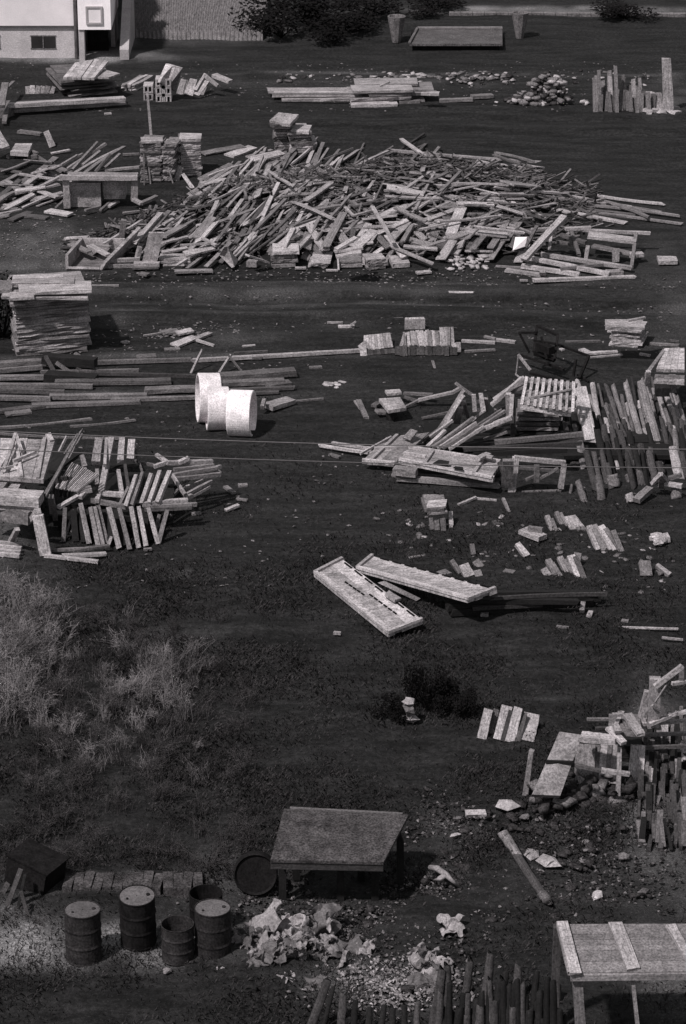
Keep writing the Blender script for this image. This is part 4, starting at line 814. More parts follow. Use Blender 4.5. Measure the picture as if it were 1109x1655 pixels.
# ------------------------------------------------------------------ slatted pallet on its stack, big plank, fans
def pallet():
    pts = [(180, 400), (470, 432), (462, 600), (150, 556)]; q0 = [cv('J', *p) for p in pts]; zs = [1.5, 1.5, 1.0, 1.0]
    W = [P(*p, z) for p, z in zip(q0, zs)]; base = P(*cv('J', 300, 690)); o = thing('slatted_pallet', 'pale slatted pallet tilted forward on top of a low board stack', 'pallet', base)
    q = lambda u, v: (W[0]*(1-u)+W[1]*u)*(1-v)+(W[3]*(1-u)+W[2]*u)*v
    n = (W[1]-W[0]).cross(W[3]-W[0]).normalized(); n = n if n.z > 0 else -n
    for v in (.06, .5, .92): bar(q(-.01, v), q(1.02, v), .11, .09, 'mid', name='runner', parent=o, straight=True)
    for i in range(9):
        u = .03+i*.117; bar(q(u, -.03)+n*.07, q(u+rnd.uniform(-.01, .01), 1.0)+n*.07, .07, .035, 'pale', name='slat', parent=o)
    bar(q(.16, .75)+n*.12, q(.95, .25)+n*.12, .06, .03, 'mid', name='diagonal_slat', parent=o)
pallet()
g = 'boards stacked under the slatted pallet'
stack('J', (140, 706), (385, 712), 1.0, 575, 5, 2, ['dim', 'mid', 'dim'], 'dull board in the stack under the slatted pallet', g, jit=.04, gap=.6)
lay('J', [(150, 562, .98, 440, 606, .9, .16, .1, 'pale', 'pale rail along the front edge under the slatted pallet'), (490, 458, .95, 556, 760, .45, .36, .08, 'pale', 'wide bright plank leaning against the right end of the pallet stack'),
          (78, 490, 1.2, 80, 620, .6, .14, .1, 'pale', 'bright post at the left end of the pallet'), (100, 500, 1.1, 104, 745, .1, .12, .1, 'dark'), (0, 530, .9, 175, 400, 1.4, .22, .1, 'pale'), (60, 482, 1.1, 180, 440, 1.3, .3, .06, 'mid'), (-5, 665, .5, 100, 622, .7, .16, .08, 'pale'),
          (60, 490, 1.0, 180, 490, 1.0, .2, .06, 'mid'), (5, 770, .3, 520, 722, .5, .12, .1, 'dim'), (0, 590, .6, 90, 560, .7, .1, .08, 'dim'), (-40, 800, .1, 520, 745, .4, .2, .1, 'dark')], 'around the pallet stack', 'planks around the pallet stack')
g = 'planks of the fan left of the pallet'
lay('I', [(505, 250, .3, 600, 100, 1.3, .1, .08, 'mid'), (520, 252, .3, 598, 120, 1.2, .12, .08, 'pale'), (540, 240, .3, 575, 160, .9, .12, .08, 'mid'), (575, 225, .4, 588, 165, .9, .18, .06, 'mid'), (602, 190, .5, 600, 140, 1.0, .14, .05, 'pale'), (570, 70, 1.4, 640, 120, 1.1, .08, .06, 'mid'),
          (620, 205, .4, 605, 150, .9, .1, .05, 'mid'), (640, 215, .5, 680, 180, .8, .12, .06, 'pale'), (645, 180, .8, 640, 115, 1.2, .12, .06, 'pale'), (678, 180, .8, 668, 110, 1.2, .14, .06, 'pale'), (645, 178, .8, 680, 170, .8, .1, .06, 'pale'), (645, 145, 1.0, 676, 140, 1.0, .1, .06, 'pale'), (690, 180, .6, 688, 130, 1.0, .14, .06, 'mid'),
          (460, 320, .2, 530, 255, .5, .12, .06, 'pale'), (480, 322, .2, 640, 205, .8, .1, .06, 'mid'), (500, 325, .2, 650, 225, .7, .07, .06, 'mid'), (520, 325, .2, 660, 235, .7, .07, .06, 'dim'), (545, 328, .2, 680, 240, .7, .08, .06, 'mid'), (600, 280, .4, 788, 205, .9, .12, .08, 'pale'), (560, 300, .3, 760, 180, .9, .09, .06, 'dim'),
          (620, 260, .4, 750, 175, .9, .08, .06, 'dim'), (640, 270, .4, 760, 215, .7, .1, .06, 'mid'), (470, 280, .3, 560, 215, .6, .08, .06, 'mid'), (710, 155, .9, 830, 50, 1.5, .12, .08, 'pale'), (720, 150, .8, 780, 100, 1.2, .1, .08, 'mid'), (790, 115, 1.2, 785, 200, .7, .12, .08, 'pale'), (540, 320, .15, 580, 295, .3, .12, .08, 'mid'),
          (430, 300, .2, 520, 240, .4, .07, .05, 'dim'), (700, 250, .3, 740, 235, .5, .16, .05, 'dim'), (680, 290, .2, 770, 260, .4, .1, .05, 'dim')], 'in the fan left of the pallet', g)
r2 = random.Random(77); rows = []
for i in range(70):
    x = r2.uniform(500, 1100); y = r2.choice([r2.uniform(560, 720), r2.uniform(640, 830), r2.uniform(800, 930)]); L = r2.uniform(110, 190); rows.append((x, y, x-L*.24+r2.uniform(-18, 18), y-L, r2.uniform(.08, .14), .1, r2.choice(['dim', 'dim', 'mid', 'dark']), r2.uniform(.7, 1.4)))
stand('J', rows, 'among the thin posts of the right-hand pile', 'thin posts of the right-hand pile', 'post', 'post', log=True)
# black boards added to paint the shade beneath the fan and the logs
stack('I', (420, 345), (780, 345), 1.6, 318, 2, 2, 'black', 'black board added as shade under the fan of planks', 'black boards added as shade under the fan', jit=.1)
stack('J', (440, 900), (1090, 900), 1.6, 840, 2, 2, 'black', 'black board added as shade beneath the leaning logs', 'black boards added as shade beneath the leaning logs', jit=.15)
# fan slab and stick group
quad_thing('formwork_section', 'square grey panel lying alone right of the open track', 'panel', 'panels lying in the middle of the yard', 'H', [(458, 500), (578, 492), (614, 550), (512, 566)], [.35]*4, .08, 3, [], along='v', mat='mid')
lay('H', [(500, 468, .3, 580, 462, .3, .3, .06, 'mid'), (445, 572, .15, 520, 576, .1, .3, .06, 'mid'), (430, 530, .1, 460, 536, .1, .3, .06, 'dim'), (600, 470, .2, 760, 478, .25, .14, .05, 'dim'), (680, 508, .2, 875, 464, .4, .12, .06, 'pale', 'bright thin plank reaching right towards the fan'), (600, 490, .2, 700, 520, .1, .1, .05, 'dim'), (870, 466, .4, 915, 440, .5, .12, .06, 'mid'),
          (610, 545, .1, 700, 500, .2, .07, .05, 'dim'), (510, 600, .05, 550, 604, .05, .4, .3, 'black'), (345, 510, .1, 390, 610, .05, .14, .05, 'dim'), (330, 515, .05, 360, 560, .05, .12, .05, 'mid'), (700, 610, .05, 860, 575, .2, .06, .05, 'dim')], 'beside the square grey panel', 'boards around the square grey panel')
g = 'panels lying in the middle of the yard'
quad_thing('formwork_section', 'pale battened panel lying left of the holed one', 'panel', g, 'I', [(205, 376), (330, 388), (470, 262), (300, 282)], [.2, .2, .3, .3], .06, 6, [(0, .5, 1, .5), (0, .02, 1, .02), (.25, .02, .25, 1)], along='v', mat='mid', railmat='pale')
lay('I', [(380, 290, .35, 410, 255, .5, .3, .05, 'mid'), (200, 345, .2, 320, 280, .35, .06, .05, 'pale'), (215, 370, .2, 310, 385, .2, .08, .05, 'pale')], 'on the pale battened panel', g)
def holed():
    quad_thing('formwork_section', 'long grey panel with a broken hole in its middle', 'panel', g, 'I', [(350, 372), (712, 444), (745, 378), (388, 322)], [.45, .45, .45, .45], .09, 5, [(.27, 0, .27, 1), (.0, .5, .24, .5), (.8, 0, .82, 1), (0, .02, 1, .02), (0, .98, 1, .98)], mat='mid', railmat='pale')
holed()
quad_thing('hole_patch', 'ragged black patch painting the dark of the hole in the long grey panel', 'scrap', g, 'I', [(482, 382), (540, 392), (545, 375), (505, 368)], [.56]*4, .02, 1, [], mat='black')  # black patches painted as the dark of the panel's holes
quad_thing('hole_patch', 'small black patch painting a second hole in the long grey panel', 'scrap', g, 'I', [(560, 400), (600, 408), (600, 398), (570, 394)], [.56]*4, .02, 1, [], mat='black')
stack('I', (330, 440), (745, 470), .9, 400, 3, 1, ['dim', 'dark', 'mid'], 'dull board under the long panel with the hole', g, gap=.6)
lay('I', [(345, 440, .12, 740, 470, .12, .2, .1, 'mid'), (330, 410, .3, 418, 420, .3, .3, .16, 'mid'), (340, 425, .2, 420, 430, .2, .3, .1, 'dim'), (50, 314, .1, 330, 350, .2, .1, .06, 'pale'), (90, 303, .15, 240, 325, .2, .08, .06, 'mid'), (120, 328, .05, 300, 340, .2, .06, .05, 'mid'), (80, 348, .03, 120, 360, .03, .12, .05, 'dim'),
          (655, 365, .6, 700, 345, .6, .2, .05, 'mid'), (670, 350, .6, 715, 360, .6, .14, .05, 'mid'), (740, 380, .5, 760, 430, .3, .1, .08, 'dark')], 'beside the long panel with the hole', g)
# open standing frame
def open_frame():
    A = P(*cv('I', 790, 500)); Y = A.y; o = thing('window_frame', 'empty wooden frame standing upright right of the holed panel', 'wooden frame', A)
    q = lambda x, y, d=0: PY(*cv('I', x, y), Y+d)
    for (x0, y0, x1, y1, w_, mt, nm) in [(788, 500, 805, 360, .17, 'pale', 'post'), (980, 478, 993, 385, .12, 'mid', 'post'), (800, 362, 998, 380, .1, 'pale', 'top_rail'), (830, 498, 980, 492, .08, 'dim', 'bottom_rail'), (885, 455, 886, 385, .12, 'dim', 'post'), (815, 400, 975, 412, .06, 'dim', 'cross_rail'), (820, 460, 900, 420, .05, 'dim', 'brace'), (900, 440, 970, 400, .05, 'dim', 'brace')]:
        bar(q(x0, y0), q(x1, y1), w_, .09, mt, name=nm, parent=o, waxis=(1, 0, 0) if nm in ('post',) else (0, 0, 1))
open_frame()
lay('I', [(770, 470, .2, 775, 370, .9, .3, .1, 'dim'), (580, 545, .05, 650, 515, .1, .08, .05, 'mid'), (640, 520, .05, 730, 528, .05, .08, .05, 'mid'), (755, 520, .2, 780, 575, .02, .08, .06, 'mid'), (600, 330, .5, 1060, 305, .7, .1, .08, 'dark'), (640, 345, .4, 1000, 330, .6, .2, .1, 'black')], 'by the empty wooden frame', g)

# ------------------------------------------------------------------ leaning logs at the right edge
g = 'logs and posts leaning in the right-hand pile'
rows = [(600, 640, 565, 432, .15, .12, 'mid', 1.3), (740, 640, 685, 445, .14, .12, 'dim', 1.3), (862, 810, 758, 432, .17, .12, 'mid', 1.8), (960, 850, 845, 425, .24, .14, 'mid', 2.0), (1010, 700, 950, 490, .15, .12, 'mid', 1.2), (1050, 680, 990, 480, .15, .12, 'mid', 1.2), (1085, 640, 1030, 500, .18, .12, 'mid', 1.0),
        (745, 810, 710, 660, .22, .12, 'mid', .9), (812, 795, 752, 640, .17, .12, 'mid', .9), (700, 820, 660, 730, .18, .12, 'mid', .5), (625, 875, 592, 770, .24, .12, 'mid', .5), (770, 905, 745, 840, .15, .1, 'mid', .3), (570, 905, 550, 830, .14, .1, 'mid', .3), (525, 930, 490, 770, .22, .12, 'dim', .8),
        (910, 830, 870, 690, .16, .12, 'mid', .8), (1020, 820, 950, 700, .18, .12, 'dim', .8), (1070, 980, 1030, 800, .24, .12, 'mid', .8), (620, 930, 600, 880, .16, .1, 'mid', .3), (680, 920, 670, 860, .12, .1, 'mid', .3), (715, 930, 700, 880, .12, .1, 'mid', .3), (845, 580, 840, 530, .14, .1, 'pale', .2), (880, 640, 850, 580, .14, .1, 'mid', .3),
        (800, 600, 745, 560, .1, .1, 'dim', .3), (640, 700, 600, 620, .12, .1, 'dim', .6), (690, 700, 640, 560, .1, .1, 'dim', .8), (820, 680, 790, 520, .1, .1, 'dim', .8), (930, 640, 900, 500, .12, .1, 'dim', .8), (890, 760, 850, 640, .12, .1, 'dim', .8)]
stand('J', rows, 'in the right-hand pile of logs', g, 'log', 'log', log=True)
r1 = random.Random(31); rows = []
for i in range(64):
    x = r1.uniform(430, 1120); y = r1.uniform(700, 1060); L = r1.uniform(120, 220); rows.append((x, y, x-L*.2+r1.uniform(-12, 12), y-L, r1.uniform(.12, .2), .12, r1.choice(['black', 'dark', 'dark']), r1.uniform(.5, 1.4)))  # filler logs coloured dark as the shade within the pile
stand('J', rows, 'darkened as shade, deep in the right-hand pile of logs', g, 'log', 'log', log=True)
stand('J', [(690, 1030, 680, 960, .3, .3, 'mid', .1), (795, 1000, 775, 955, .26, .2, 'dim', .1), (900, 940, 880, 880, .28, .3, 'dark', .2), (960, 960, 940, 890, .28, .3, 'dark', .2), (790, 1120, 775, 1070, .22, .2, 'mid', .1), (620, 1110, 600, 970, .2, .15, 'dim', .5), (520, 1120, 480, 1000, .16, .15, 'dim', .5), (1055, 1100, 1050, 1030, .25, .2, 'mid', .2), (435, 1080, 445, 1020, .08, .08, 'dim', .2)], 'at the foot of the right-hand pile of logs', g, 'log', 'log', log=True)
lay('J', [(915, 1010, .3, 965, 955, .6, .12, .08, 'pale'), (960, 955, .6, 1000, 1000, .3, .14, .08, 'mid'), (965, 1030, .1, 970, 970, .5, .14, .08, 'mid'), (990, 1010, .3, 1085, 1025, .3, .14, .08, 'pale'), (820, 1110, .1, 900, 1040, .2, .2, .1, 'dim'), (1010, 980, .3, 1080, 960, .4, .12, .08, 'dim')], 'crossed at the foot of the right-hand pile', g)
quad_thing('formwork_section', 'pale sloping board panel cut by the right picture edge above the logs', 'panel', g, 'J', [(935, 345), (1100, 350), (1100, 222), (985, 225)], [1.0, 1.0, 1.15, 1.15], .08, 4, [], along='v', mat='pale')
quad_thing('formwork_section', 'lower pale panel under the sloping one at the right edge', 'panel', g, 'J', [(920, 430), (1100, 440), (1100, 385), (930, 380)], [.9, .9, 1.1, 1.1], .08, 3, [], mat='mid')
lay('J', [(880, 440, .7, 890, 360, 1.1, .14, .08, 'mid'), (930, 470, .8, 1010, 470, .8, .3, .2, 'black'), (1030, 480, .6, 1030, 380, 1.0, .2, .1, 'mid'), (880, 380, 1.0, 985, 240, 1.1, .1, .08, 'dim')], 'beside the panels at the right edge', g)

# ------------------------------------------------------------------ left pile with crate-like trestles
g = 'boards of the left-hand trestle pile'
quad_thing('formwork_section', 'large grey panel lying on the left-hand trestle pile', 'panel', 'panels of the left-hand pile', 'G', [(-60, 245), (195, 264), (248, 84), (-60, 75)], [1.25, 1.25, 1.5, 1.5], .1, 5, [(.15, 0, .45, 1), (.62, 0, .42, 1), (.9, 0, .85, 1)], mat='mid', railmat='pale', along='v')
lay('G', [(-40, 335, .95, 185, 352, .95, .0001+.5, .2, 'pale', 'thick pale beam cut by the left edge below the large grey panel'), (-40, 372, .8, 175, 386, .8, .3, .16, 'pale'), (-40, 248, 1.15, 190, 266, 1.15, .2, .14, 'dim'), (60, 310, 1.0, 100, 260, 1.1, .3, .1, 'mid'), (0, 310, 1.0, 30, 270, 1.1, .2, .1, 'dim'),
          (-40, 400, .6, 140, 430, .6, .4, .3, 'dim'), (150, 440, .6, 170, 405, .9, .2, .12, 'mid'), (205, 600, .05, 170, 425, .9, .34, .1, 'pale', 'broad pale plank leaning down at the front of the left-hand pile'), (210, 330, 1.1, 365, 45, 1.7, .05, .05, 'mid'), (200, 330, 1.0, 330, 100, 1.5, .06, .05, 'dim'), (230, 340, 1.0, 250, 440, .3, .14, .1, 'dim'),
          (215, 60, 1.6, 232, 92, 1.5, .16, .08, 'pale'), (20, 210, 1.4, 70, 60, 1.7, .1, .06, 'pale'), (70, 60, 1.7, 100, 140, 1.5, .1, .06, 'mid'), (0, 215, 1.4, 60, 205, 1.4, .06, .05, 'mid'), (60, 180, 1.45, 160, 140, 1.5, .08, .06, 'mid'), (205, 604, .05, 440, 632, .05, .14, .06, 'pale'), (280, 606, .06, 475, 596, .06, .2, .06, 'pale'), (230, 580, .08, 400, 572, .1, .1, .06, 'mid'), (330, 582, .08, 490, 560, .1, .14, .05, 'dim'),
          (-10, 545, .1, 100, 556, .1, .1, .08, 'pale'), (-10, 562, .1, 96, 574, .1, .1, .08, 'pale'), (-10, 580, .1, 92, 592, .1, .1, .08, 'mid'), (-10, 598, .1, 88, 606, .1, .1, .08, 'pale'), (50, 540, .1, 78, 485, .6, .16, .08, 'mid')], 'in the left-hand pile', g, 'board', 'board')
stack('G', (240, 500), (690, 510), 1.3, 425, 3, 3, 'black', 'black board added as shade inside the left-hand pile', 'black boards added as shade inside the left-hand pile', jit=.06, gap=.95)  # black boards added to paint the dark interior behind the slats
lay('G', [(300, 350, .4, 640, 350, .4, .9, .1, 'black'), (400, 280, .4, 640, 275, .4, .9, .1, 'black'), (640, 270, .35, 780, 270, .35, .9, .1, 'black'), (600, 340, .35, 780, 335, .35, .7, .1, 'black'), (180, 220, .5, 300, 140, .5, .8, .08, 'black'), (440, 180, .4, 600, 170, .4, .8, .06, 'black')], 'added as shade in the heart of the left-hand pile', g, 'board', 'board')
# fine bundle of laths
rr = random.Random(41); rows = []
for i in range(16):
    x = 250+i*6.5; rows.append((x, 300+i*1.3, .9, x+75+i*1.5, 190+i*3.5, 1.2, .035, .03, rr.choice(['pale', 'mid', 'mid'])))
for i in range(12):
    x = 232+i*7; rows.append((x, 345+rr.uniform(-10, 10), .6, x+10, 250, 1.1, .05, .04, 'dark'))
lay('G', rows, 'in the thin lath bundle between panel and trestle', 'thin laths of the left-hand pile', 'lath', 'lath')
lay('G', [(265, 140, 1.3, 300, 70, 1.6, .06, .05, 'mid'), (290, 150, 1.3, 350, 60, 1.6, .06, .05, 'dim'), (310, 170, 1.2, 370, 60, 1.6, .06, .05, 'dim')], 'sticking up behind the lath bundle', 'thin laths of the left-hand pile', 'lath', 'lath')
rows = [(455, 318, .75, 500, 80, 1.5, .18, .12, 'pale'), (430, 190, 1.2, 445, 85, 1.5, .26, .12, 'mid'), (540, 182, 1.2, 548, 78, 1.5, .2, .12, 'mid'), (585, 175, 1.2, 592, 88, 1.5, .22, .12, 'pale'), (545, 320, .7, 530, 220, 1.1, .12, .1, 'mid'), (435, 290, .8, 435, 190, 1.1, .12, .1, 'dim'), (575, 300, .8, 560, 200, 1.1, .1, .1, 'dark'),
        (470, 200, 1.2, 478, 80, 1.5, .1, .08, 'mid'), (380, 205, 1.1, 365, 155, 1.3, .14, .08, 'mid'), (395, 260, .9, 380, 210, 1.1, .1, .06, 'mid'), (340, 200, 1.0, 400, 230, .9, .08, .05, 'dim'), (600, 180, 1.0, 690, 200, .9, .1, .06, 'dim'), (640, 240, .9, 600, 110, 1.3, .06, .05, 'dim'),
        (565, 385, .62, 612, 245, 1.1, .12, .1, 'mid'), (592, 380, .62, 640, 235, 1.1, .1, .1, 'mid'), (635, 372, .62, 680, 240, 1.1, .12, .1, 'pale'), (668, 370, .62, 718, 228, 1.1, .12, .1, 'mid'), (705, 368, .62, 762, 228, 1.1, .14, .1, 'pale'), (540, 380, .6, 580, 300, .9, .1, .1, 'dim'),
        (445, 325, .72, 580, 335, .7, .12, .1, 'pale'), (410, 355, .66, 565, 385, .6, .12, .1, 'dim'), (345, 320, .85, 410, 305, .9, .3, .08, 'pale'), (360, 345, .8, 400, 300, .9, .12, .08, 'pale'), (262, 388, .7, 350, 338, .8, .16, .06, 'pale'), (435, 360, .68, 445, 335, .7, .14, .1, 'mid'),
        (680, 385, .55, 880, 375, .5, .1, .08, 'mid'), (640, 375, .6, 840, 358, .55, .14, .1, 'pale'), (650, 395, .5, 860, 385, .5, .2, .08, 'dim'), (770, 240, .9, 828, 330, .6, .08, .08, 'mid'), (770, 245, .85, 975, 212, .8, .12, .08, 'mid'), (790, 260, .8, 985, 240, .7, .12, .08, 'mid'), (690, 205, .95, 750, 185, 1.0, .1, .08, 'mid'), (700, 152, 1.1, 750, 186, 1.0, .12, .06, 'pale'),
        (750, 188, 1.0, 950, 182, .9, .16, .08, 'mid'), (800, 188, 1.0, 845, 168, 1.05, .14, .08, 'pale'), (945, 200, .8, 985, 240, .6, .2, .1, 'pale'), (955, 215, .8, 990, 205, .8, .1, .08, 'mid'), (830, 345, .5, 860, 335, .5, .14, .08, 'pale'), (835, 330, .5, 950, 270, .6, .1, .06, 'mid'), (850, 345, .4, 940, 295, .5, .1, .06, 'mid'),
        (830, 308, .5, 910, 265, .6, .07, .06, 'mid'), (780, 330, .5, 850, 260, .7, .08, .06, 'dim'), (780, 220, .9, 960, 200, .85, .1, .08, 'dim')]
lay('G', rows, 'in the upper half of the left-hand trestle pile', g)
rows = [(400, 548, 362, 370, .16, .1, 'mid', .3), (440, 555, 405, 385, .14, .1, 'mid', .3), (462, 552, 425, 385, .12, .1, 'mid', .3), (480, 545, 440, 380, .12, .1, 'dim', .3), (535, 570, 488, 388, .16, .1, 'pale', .3), (582, 574, 535, 392, .14, .1, 'mid', .3), (622, 566, 588, 385, .14, .1, 'mid', .3), (655, 560, 622, 385, .14, .1, 'pale', .3),
        (708, 550, 665, 390, .14, .1, 'mid', .3), (710, 548, 750, 400, .14, .1, 'mid', .2), (690, 520, 715, 420, .1, .08, 'dim', .2), (285, 540, 292, 390, .12, .1, 'dim', .2), (290, 535, 330, 400, .06, .06, 'mid', .3), (320, 500, 350, 390, .05, .05, 'mid', .3), (300, 470, 305, 395, .08, .06, 'mid', .2), (485, 560, 500, 520, .1, .08, 'mid', .1), (760, 420, 800, 460, .06, .05, 'dim', 0),
        (240, 440, 222, 340, .16, .1, 'dim', .2), (260, 450, 245, 350, .14, .1, 'dark', .2), (340, 540, 330, 400, .2, .1, 'black', .3), (380, 545, 360, 400, .2, .1, 'black', .5), (500, 550, 470, 400, .2, .1, 'black', .6), (560, 560, 520, 400, .2, .1, 'black', .6), (620, 550, 590, 400, .2, .1, 'black', .6), (670, 540, 640, 400, .2, .1, 'black', .6), (440, 545, 400, 400, .2, .1, 'black', .6)]  # the black boards here also paint the shade behind the slats
stand('G', rows, 'in the leaning lower row of the left-hand trestle pile', g)
lay('G', [(1010, 295, .05, 1050, 325, .03, .16, .05, 'mid'), (1012, 402, .03, 1070, 378, .08, .14, .05, 'pale'), (860, 418, .03, 900, 412, .03, .14, .05, 'mid'), (1068, 290, .03, 1109, 288, .03, .2, .05, 'mid'), (645, 578, .03, 680, 574, .03, .1, .05, 'mid'), (1060, 350, .03, 1109, 356, .03, .1, .04, 'dim'), (820, 300, .03, 850, 290, .03, .1, .04, 'mid')], 'lost on the dark soil right of the left-hand pile', 'single bits of wood beside the left-hand pile')

# ------------------------------------------------------------------ small block, scattered bricks, two door-like panels
g = 'small blocks scattered on the dark soil'
stack('K', (368, 78), (425, 76), .7, 50, 3, 1, ['mid', 'dim'], 'board of the small low stack below the empty frame', 'boards of the small low stack', jit=.03, gap=.8)
quad_thing('formwork_section', 'small bright lid on the small low stack', 'panel', None, 'K', [(368, 56), (424, 50), (428, 30), (375, 34)], [.52, .52, .56, .56], .05, 4, [], along='u')
stand('K', [(385, 118, 382, 85, .12, .08, 'dim', .2), (400, 120, 398, 88, .14, .08, 'dim', .2), (418, 122, 415, 85, .14, .08, 'dim', .2), (440, 110, 438, 65, .12, .08, 'mid', .2)], 'just below the small low stack', g)
rows = [(728, 120, 712, 78, .14, .1, 'mid', .25), (756, 104, 738, 68, .13, .1, 'mid', .25), (800, 120, 775, 84, .42, .12, 'mid', .5), (655, 194, 628, 158, .18, .1, 'pale', .25), (862, 175, 832, 108, .2, .1, 'mid', .5), (882, 172, 845, 106, .2, .1, 'mid', .5), (910, 176, 865, 108, .22, .1, 'pale', .5), (925, 180, 900, 120, .14, .1, 'dim', .3),
        (738, 248, 715, 204, .18, .1, 'mid', .3), (772, 240, 748, 196, .18, .1, 'mid', .3), (806, 256, 780, 192, .22, .1, 'pale', .4), (790, 232, 800, 185, .22, .1, 'mid', .3), (716, 250, 702, 228, .2, .1, 'mid', .1), (492, 252, 474, 218, .3, .12, 'mid', .2), (465, 242, 440, 205, .12, .1, 'dim', .2), (518, 252, 512, 234, .2, .1, 'dim', .1), (524, 226, 508, 206, .22, .1, 'dim', .1), (995, 250, 990, 208, .32, .1, 'dim', .3), (1062, 246, 1025, 218, .12, .1, 'mid', .2), (503, 190, 498, 160, .12, .1, 'dim', .2)]
rows = [(r_[0]+dx, r_[1]+dy, r_[2]+dx, r_[3]+dy+rnd.uniform(-3, 6), r_[4]*.6, r_[5], ('mid', 'dim', 'dim')[(k_+n_) % 3], r_[7]) if n_ else r_ for k_, r_ in enumerate(rows) for n_, (dx, dy) in enumerate(((0, 0), (13, 4)) if k_ in (0, 1, 2, 4, 5, 6, 8, 9, 10) else ((0, 0),))]
stand('K', rows, 'among the half-buried blocks right of the two door panels', g, name='short_board', waxis=(1, .1, 0))
lay('K', [(645, 118, .1, 700, 140, .1, .35, .1, 'mid'), (660, 112, .2, 700, 118, .2, .12, .1, 'dim'), (590, 235, .03, 620, 240, .03, .2, .06, 'dim'), (560, 100, .03, 580, 98, .03, .3, .06, 'dim'), (320, 198, .03, 365, 190, .03, .1, .05, 'dim'), (410, 236, .03, 430, 246, .03, .3, .06, 'dim')], 'among the half-buried blocks', g)
its = []
for i in range(120):
    x, y = rnd.gauss(745, 90), rnd.gauss(880, 32)
    if i > 60: x, y = rnd.uniform(900, 1090), rnd.uniform(860, 960)
    its.append((rnd.choice(CH[rnd.choice(['dull', 'dull', 'stone'])]), chunk_m(x, y, .01, rnd.uniform(.04, .16))))
join_stuff('buried_rubble', its, 'dull lumps half buried in the soil right of the two shutters', 'rubble')
for i in range(5): chunk(1068+rr.uniform(-8, 8), 882+rr.uniform(-8, 6), .1, rr.uniform(.2, .34), 'grey lump in the small mound near the right edge', 'lumps of the small mound at the right edge', 'stone')
g = 'door panels lying in the open'
quad_thing('large_shutter', 'long pale boarded panel lying open in front, slanting down to the right', 'door', g, 'K', [(50, 242), (258, 412), (357, 374), (130, 201)], [.22, .12, .22, .30], .09, 5,
           [(.0, 0, .0, 1), (1, 0, 1, 1), (0, .03, 1, .03)], mat='pale', railmat='pale', dashes=[(0.04, .93, .96, .93, 7), (.25, .42, .5, .47, 5), (.5, .60, .85, .63, 6)], gapf=.985)
quad_thing('large_shutter', 'long pale boarded panel propped behind the other, its right end raised', 'door', g, 'K', [(172, 228), (486, 316), (566, 286), (216, 192)], [.30, .62, .66, .34], .08, 4,
           [(.0, 0, .0, 1), (1, 0, 1, 1), (0, .03, 1, .03)], mat='pale', railmat='pale', dashes=[(0.06, .96, .98, .96, 9)], gapf=.985)
quad_thing('leaning_slab', 'narrow grey board wedged between the two door panels', 'board', None, 'K', [(230, 268), (340, 320), (352, 312), (250, 262)], [.3, .05, .1, .35], .05, 1, [], mat='mid')
quad_thing('leaning_slab', 'short pale board edge beside the lower door panel', 'board', None, 'K', [(250, 300), (278, 318), (298, 312), (262, 290)], [.34, .34, .3, .3], .05, 1, [], mat='pale')
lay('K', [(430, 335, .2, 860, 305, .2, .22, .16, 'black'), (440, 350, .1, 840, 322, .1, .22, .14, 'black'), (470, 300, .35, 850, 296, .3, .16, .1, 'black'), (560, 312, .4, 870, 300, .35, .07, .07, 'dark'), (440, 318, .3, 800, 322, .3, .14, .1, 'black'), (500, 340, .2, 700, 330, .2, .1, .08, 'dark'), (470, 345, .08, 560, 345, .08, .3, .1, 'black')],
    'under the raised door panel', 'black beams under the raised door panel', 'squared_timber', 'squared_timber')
lay('K', [(812, 350, .1, 816, 325, .2, .12, .1, 'dim'), (832, 365, .03, 838, 350, .05, .14, .06, 'mid'), (534, 362, .03, 538, 345, .05, .2, .1, 'dim'), (910, 394, .05, 1085, 399, .05, .04, .04, 'pale', 'thin pale rod lying alone near the right edge'), (1040, 424, .03, 1100, 430, .03, .05, .04, 'mid'), (740, 392, .03, 775, 396, .03, .08, .04, 'dim'), (925, 376, .03, 945, 378, .03, .14, .05, 'mid'), (105, 410, .03, 125, 412, .03, .1, .05, 'mid')],
    'beside the black beams', 'bits of wood beside the black beams')

# ------------------------------------------------------------------ lower right: slab row, barrow-like frame, stacks
g = 'short slabs stood on edge left of the lower right pile'
stand('M', [(388, 315, 412, 212, .2, .14, 'mid', .3), (418, 300, 440, 212, .12, .1, 'dim', .3), (448, 318, 478, 200, .22, .14, 'pale', .35), (488, 325, 518, 205, .2, .12, 'pale', .35), (498, 310, 512, 215, .08, .1, 'dim', .3), (540, 325, 565, 232, .38, .14, 'mid', .5), (402, 310, 424, 215, .1, .1, 'dark', .35), (462, 325, 492, 215, .1, .1, 'dark', .35), (514, 328, 540, 225, .12, .1, 'dark', .4)],
      'in the row of slabs on edge', g, 'slab', 'slab')
quad_thing('leaning_slab', 'large grey slab leaning back on the lower right pile', 'slab', 'slabs of the lower right pile', 'M', [(566, 508), (668, 512), (745, 300), (662, 288)], [.5, .45, 1.2, 1.2], .1, 1, [(0, .5, 1, .52)], along='v', mat='mid', railmat='black', rw=.05)
quad_thing('leaning_slab', 'narrow slab standing left of the large grey one', 'slab', 'slabs of the lower right pile', 'M', [(532, 515), (552, 518), (572, 358), (556, 352)], [.0, .0, .9, .9], .1, 1, [], mat='mid')
lay('M', [(740, 306, 1.0, 862, 318, 1.0, .28, .1, 'mid', 'wide grey board along the top of the slatted bay'), (620, 402, .8, 720, 408, .8, .06, .05, 'dark'), (720, 408, .85, 815, 428, .8, .07, .05, 'dim'), (812, 425, .85, 910, 438, .8, .1, .07, 'pale', 'pale bar across the front of the slatted bay')], 'on the lower right pile', 'boards of the lower right pile', 'board', 'board')
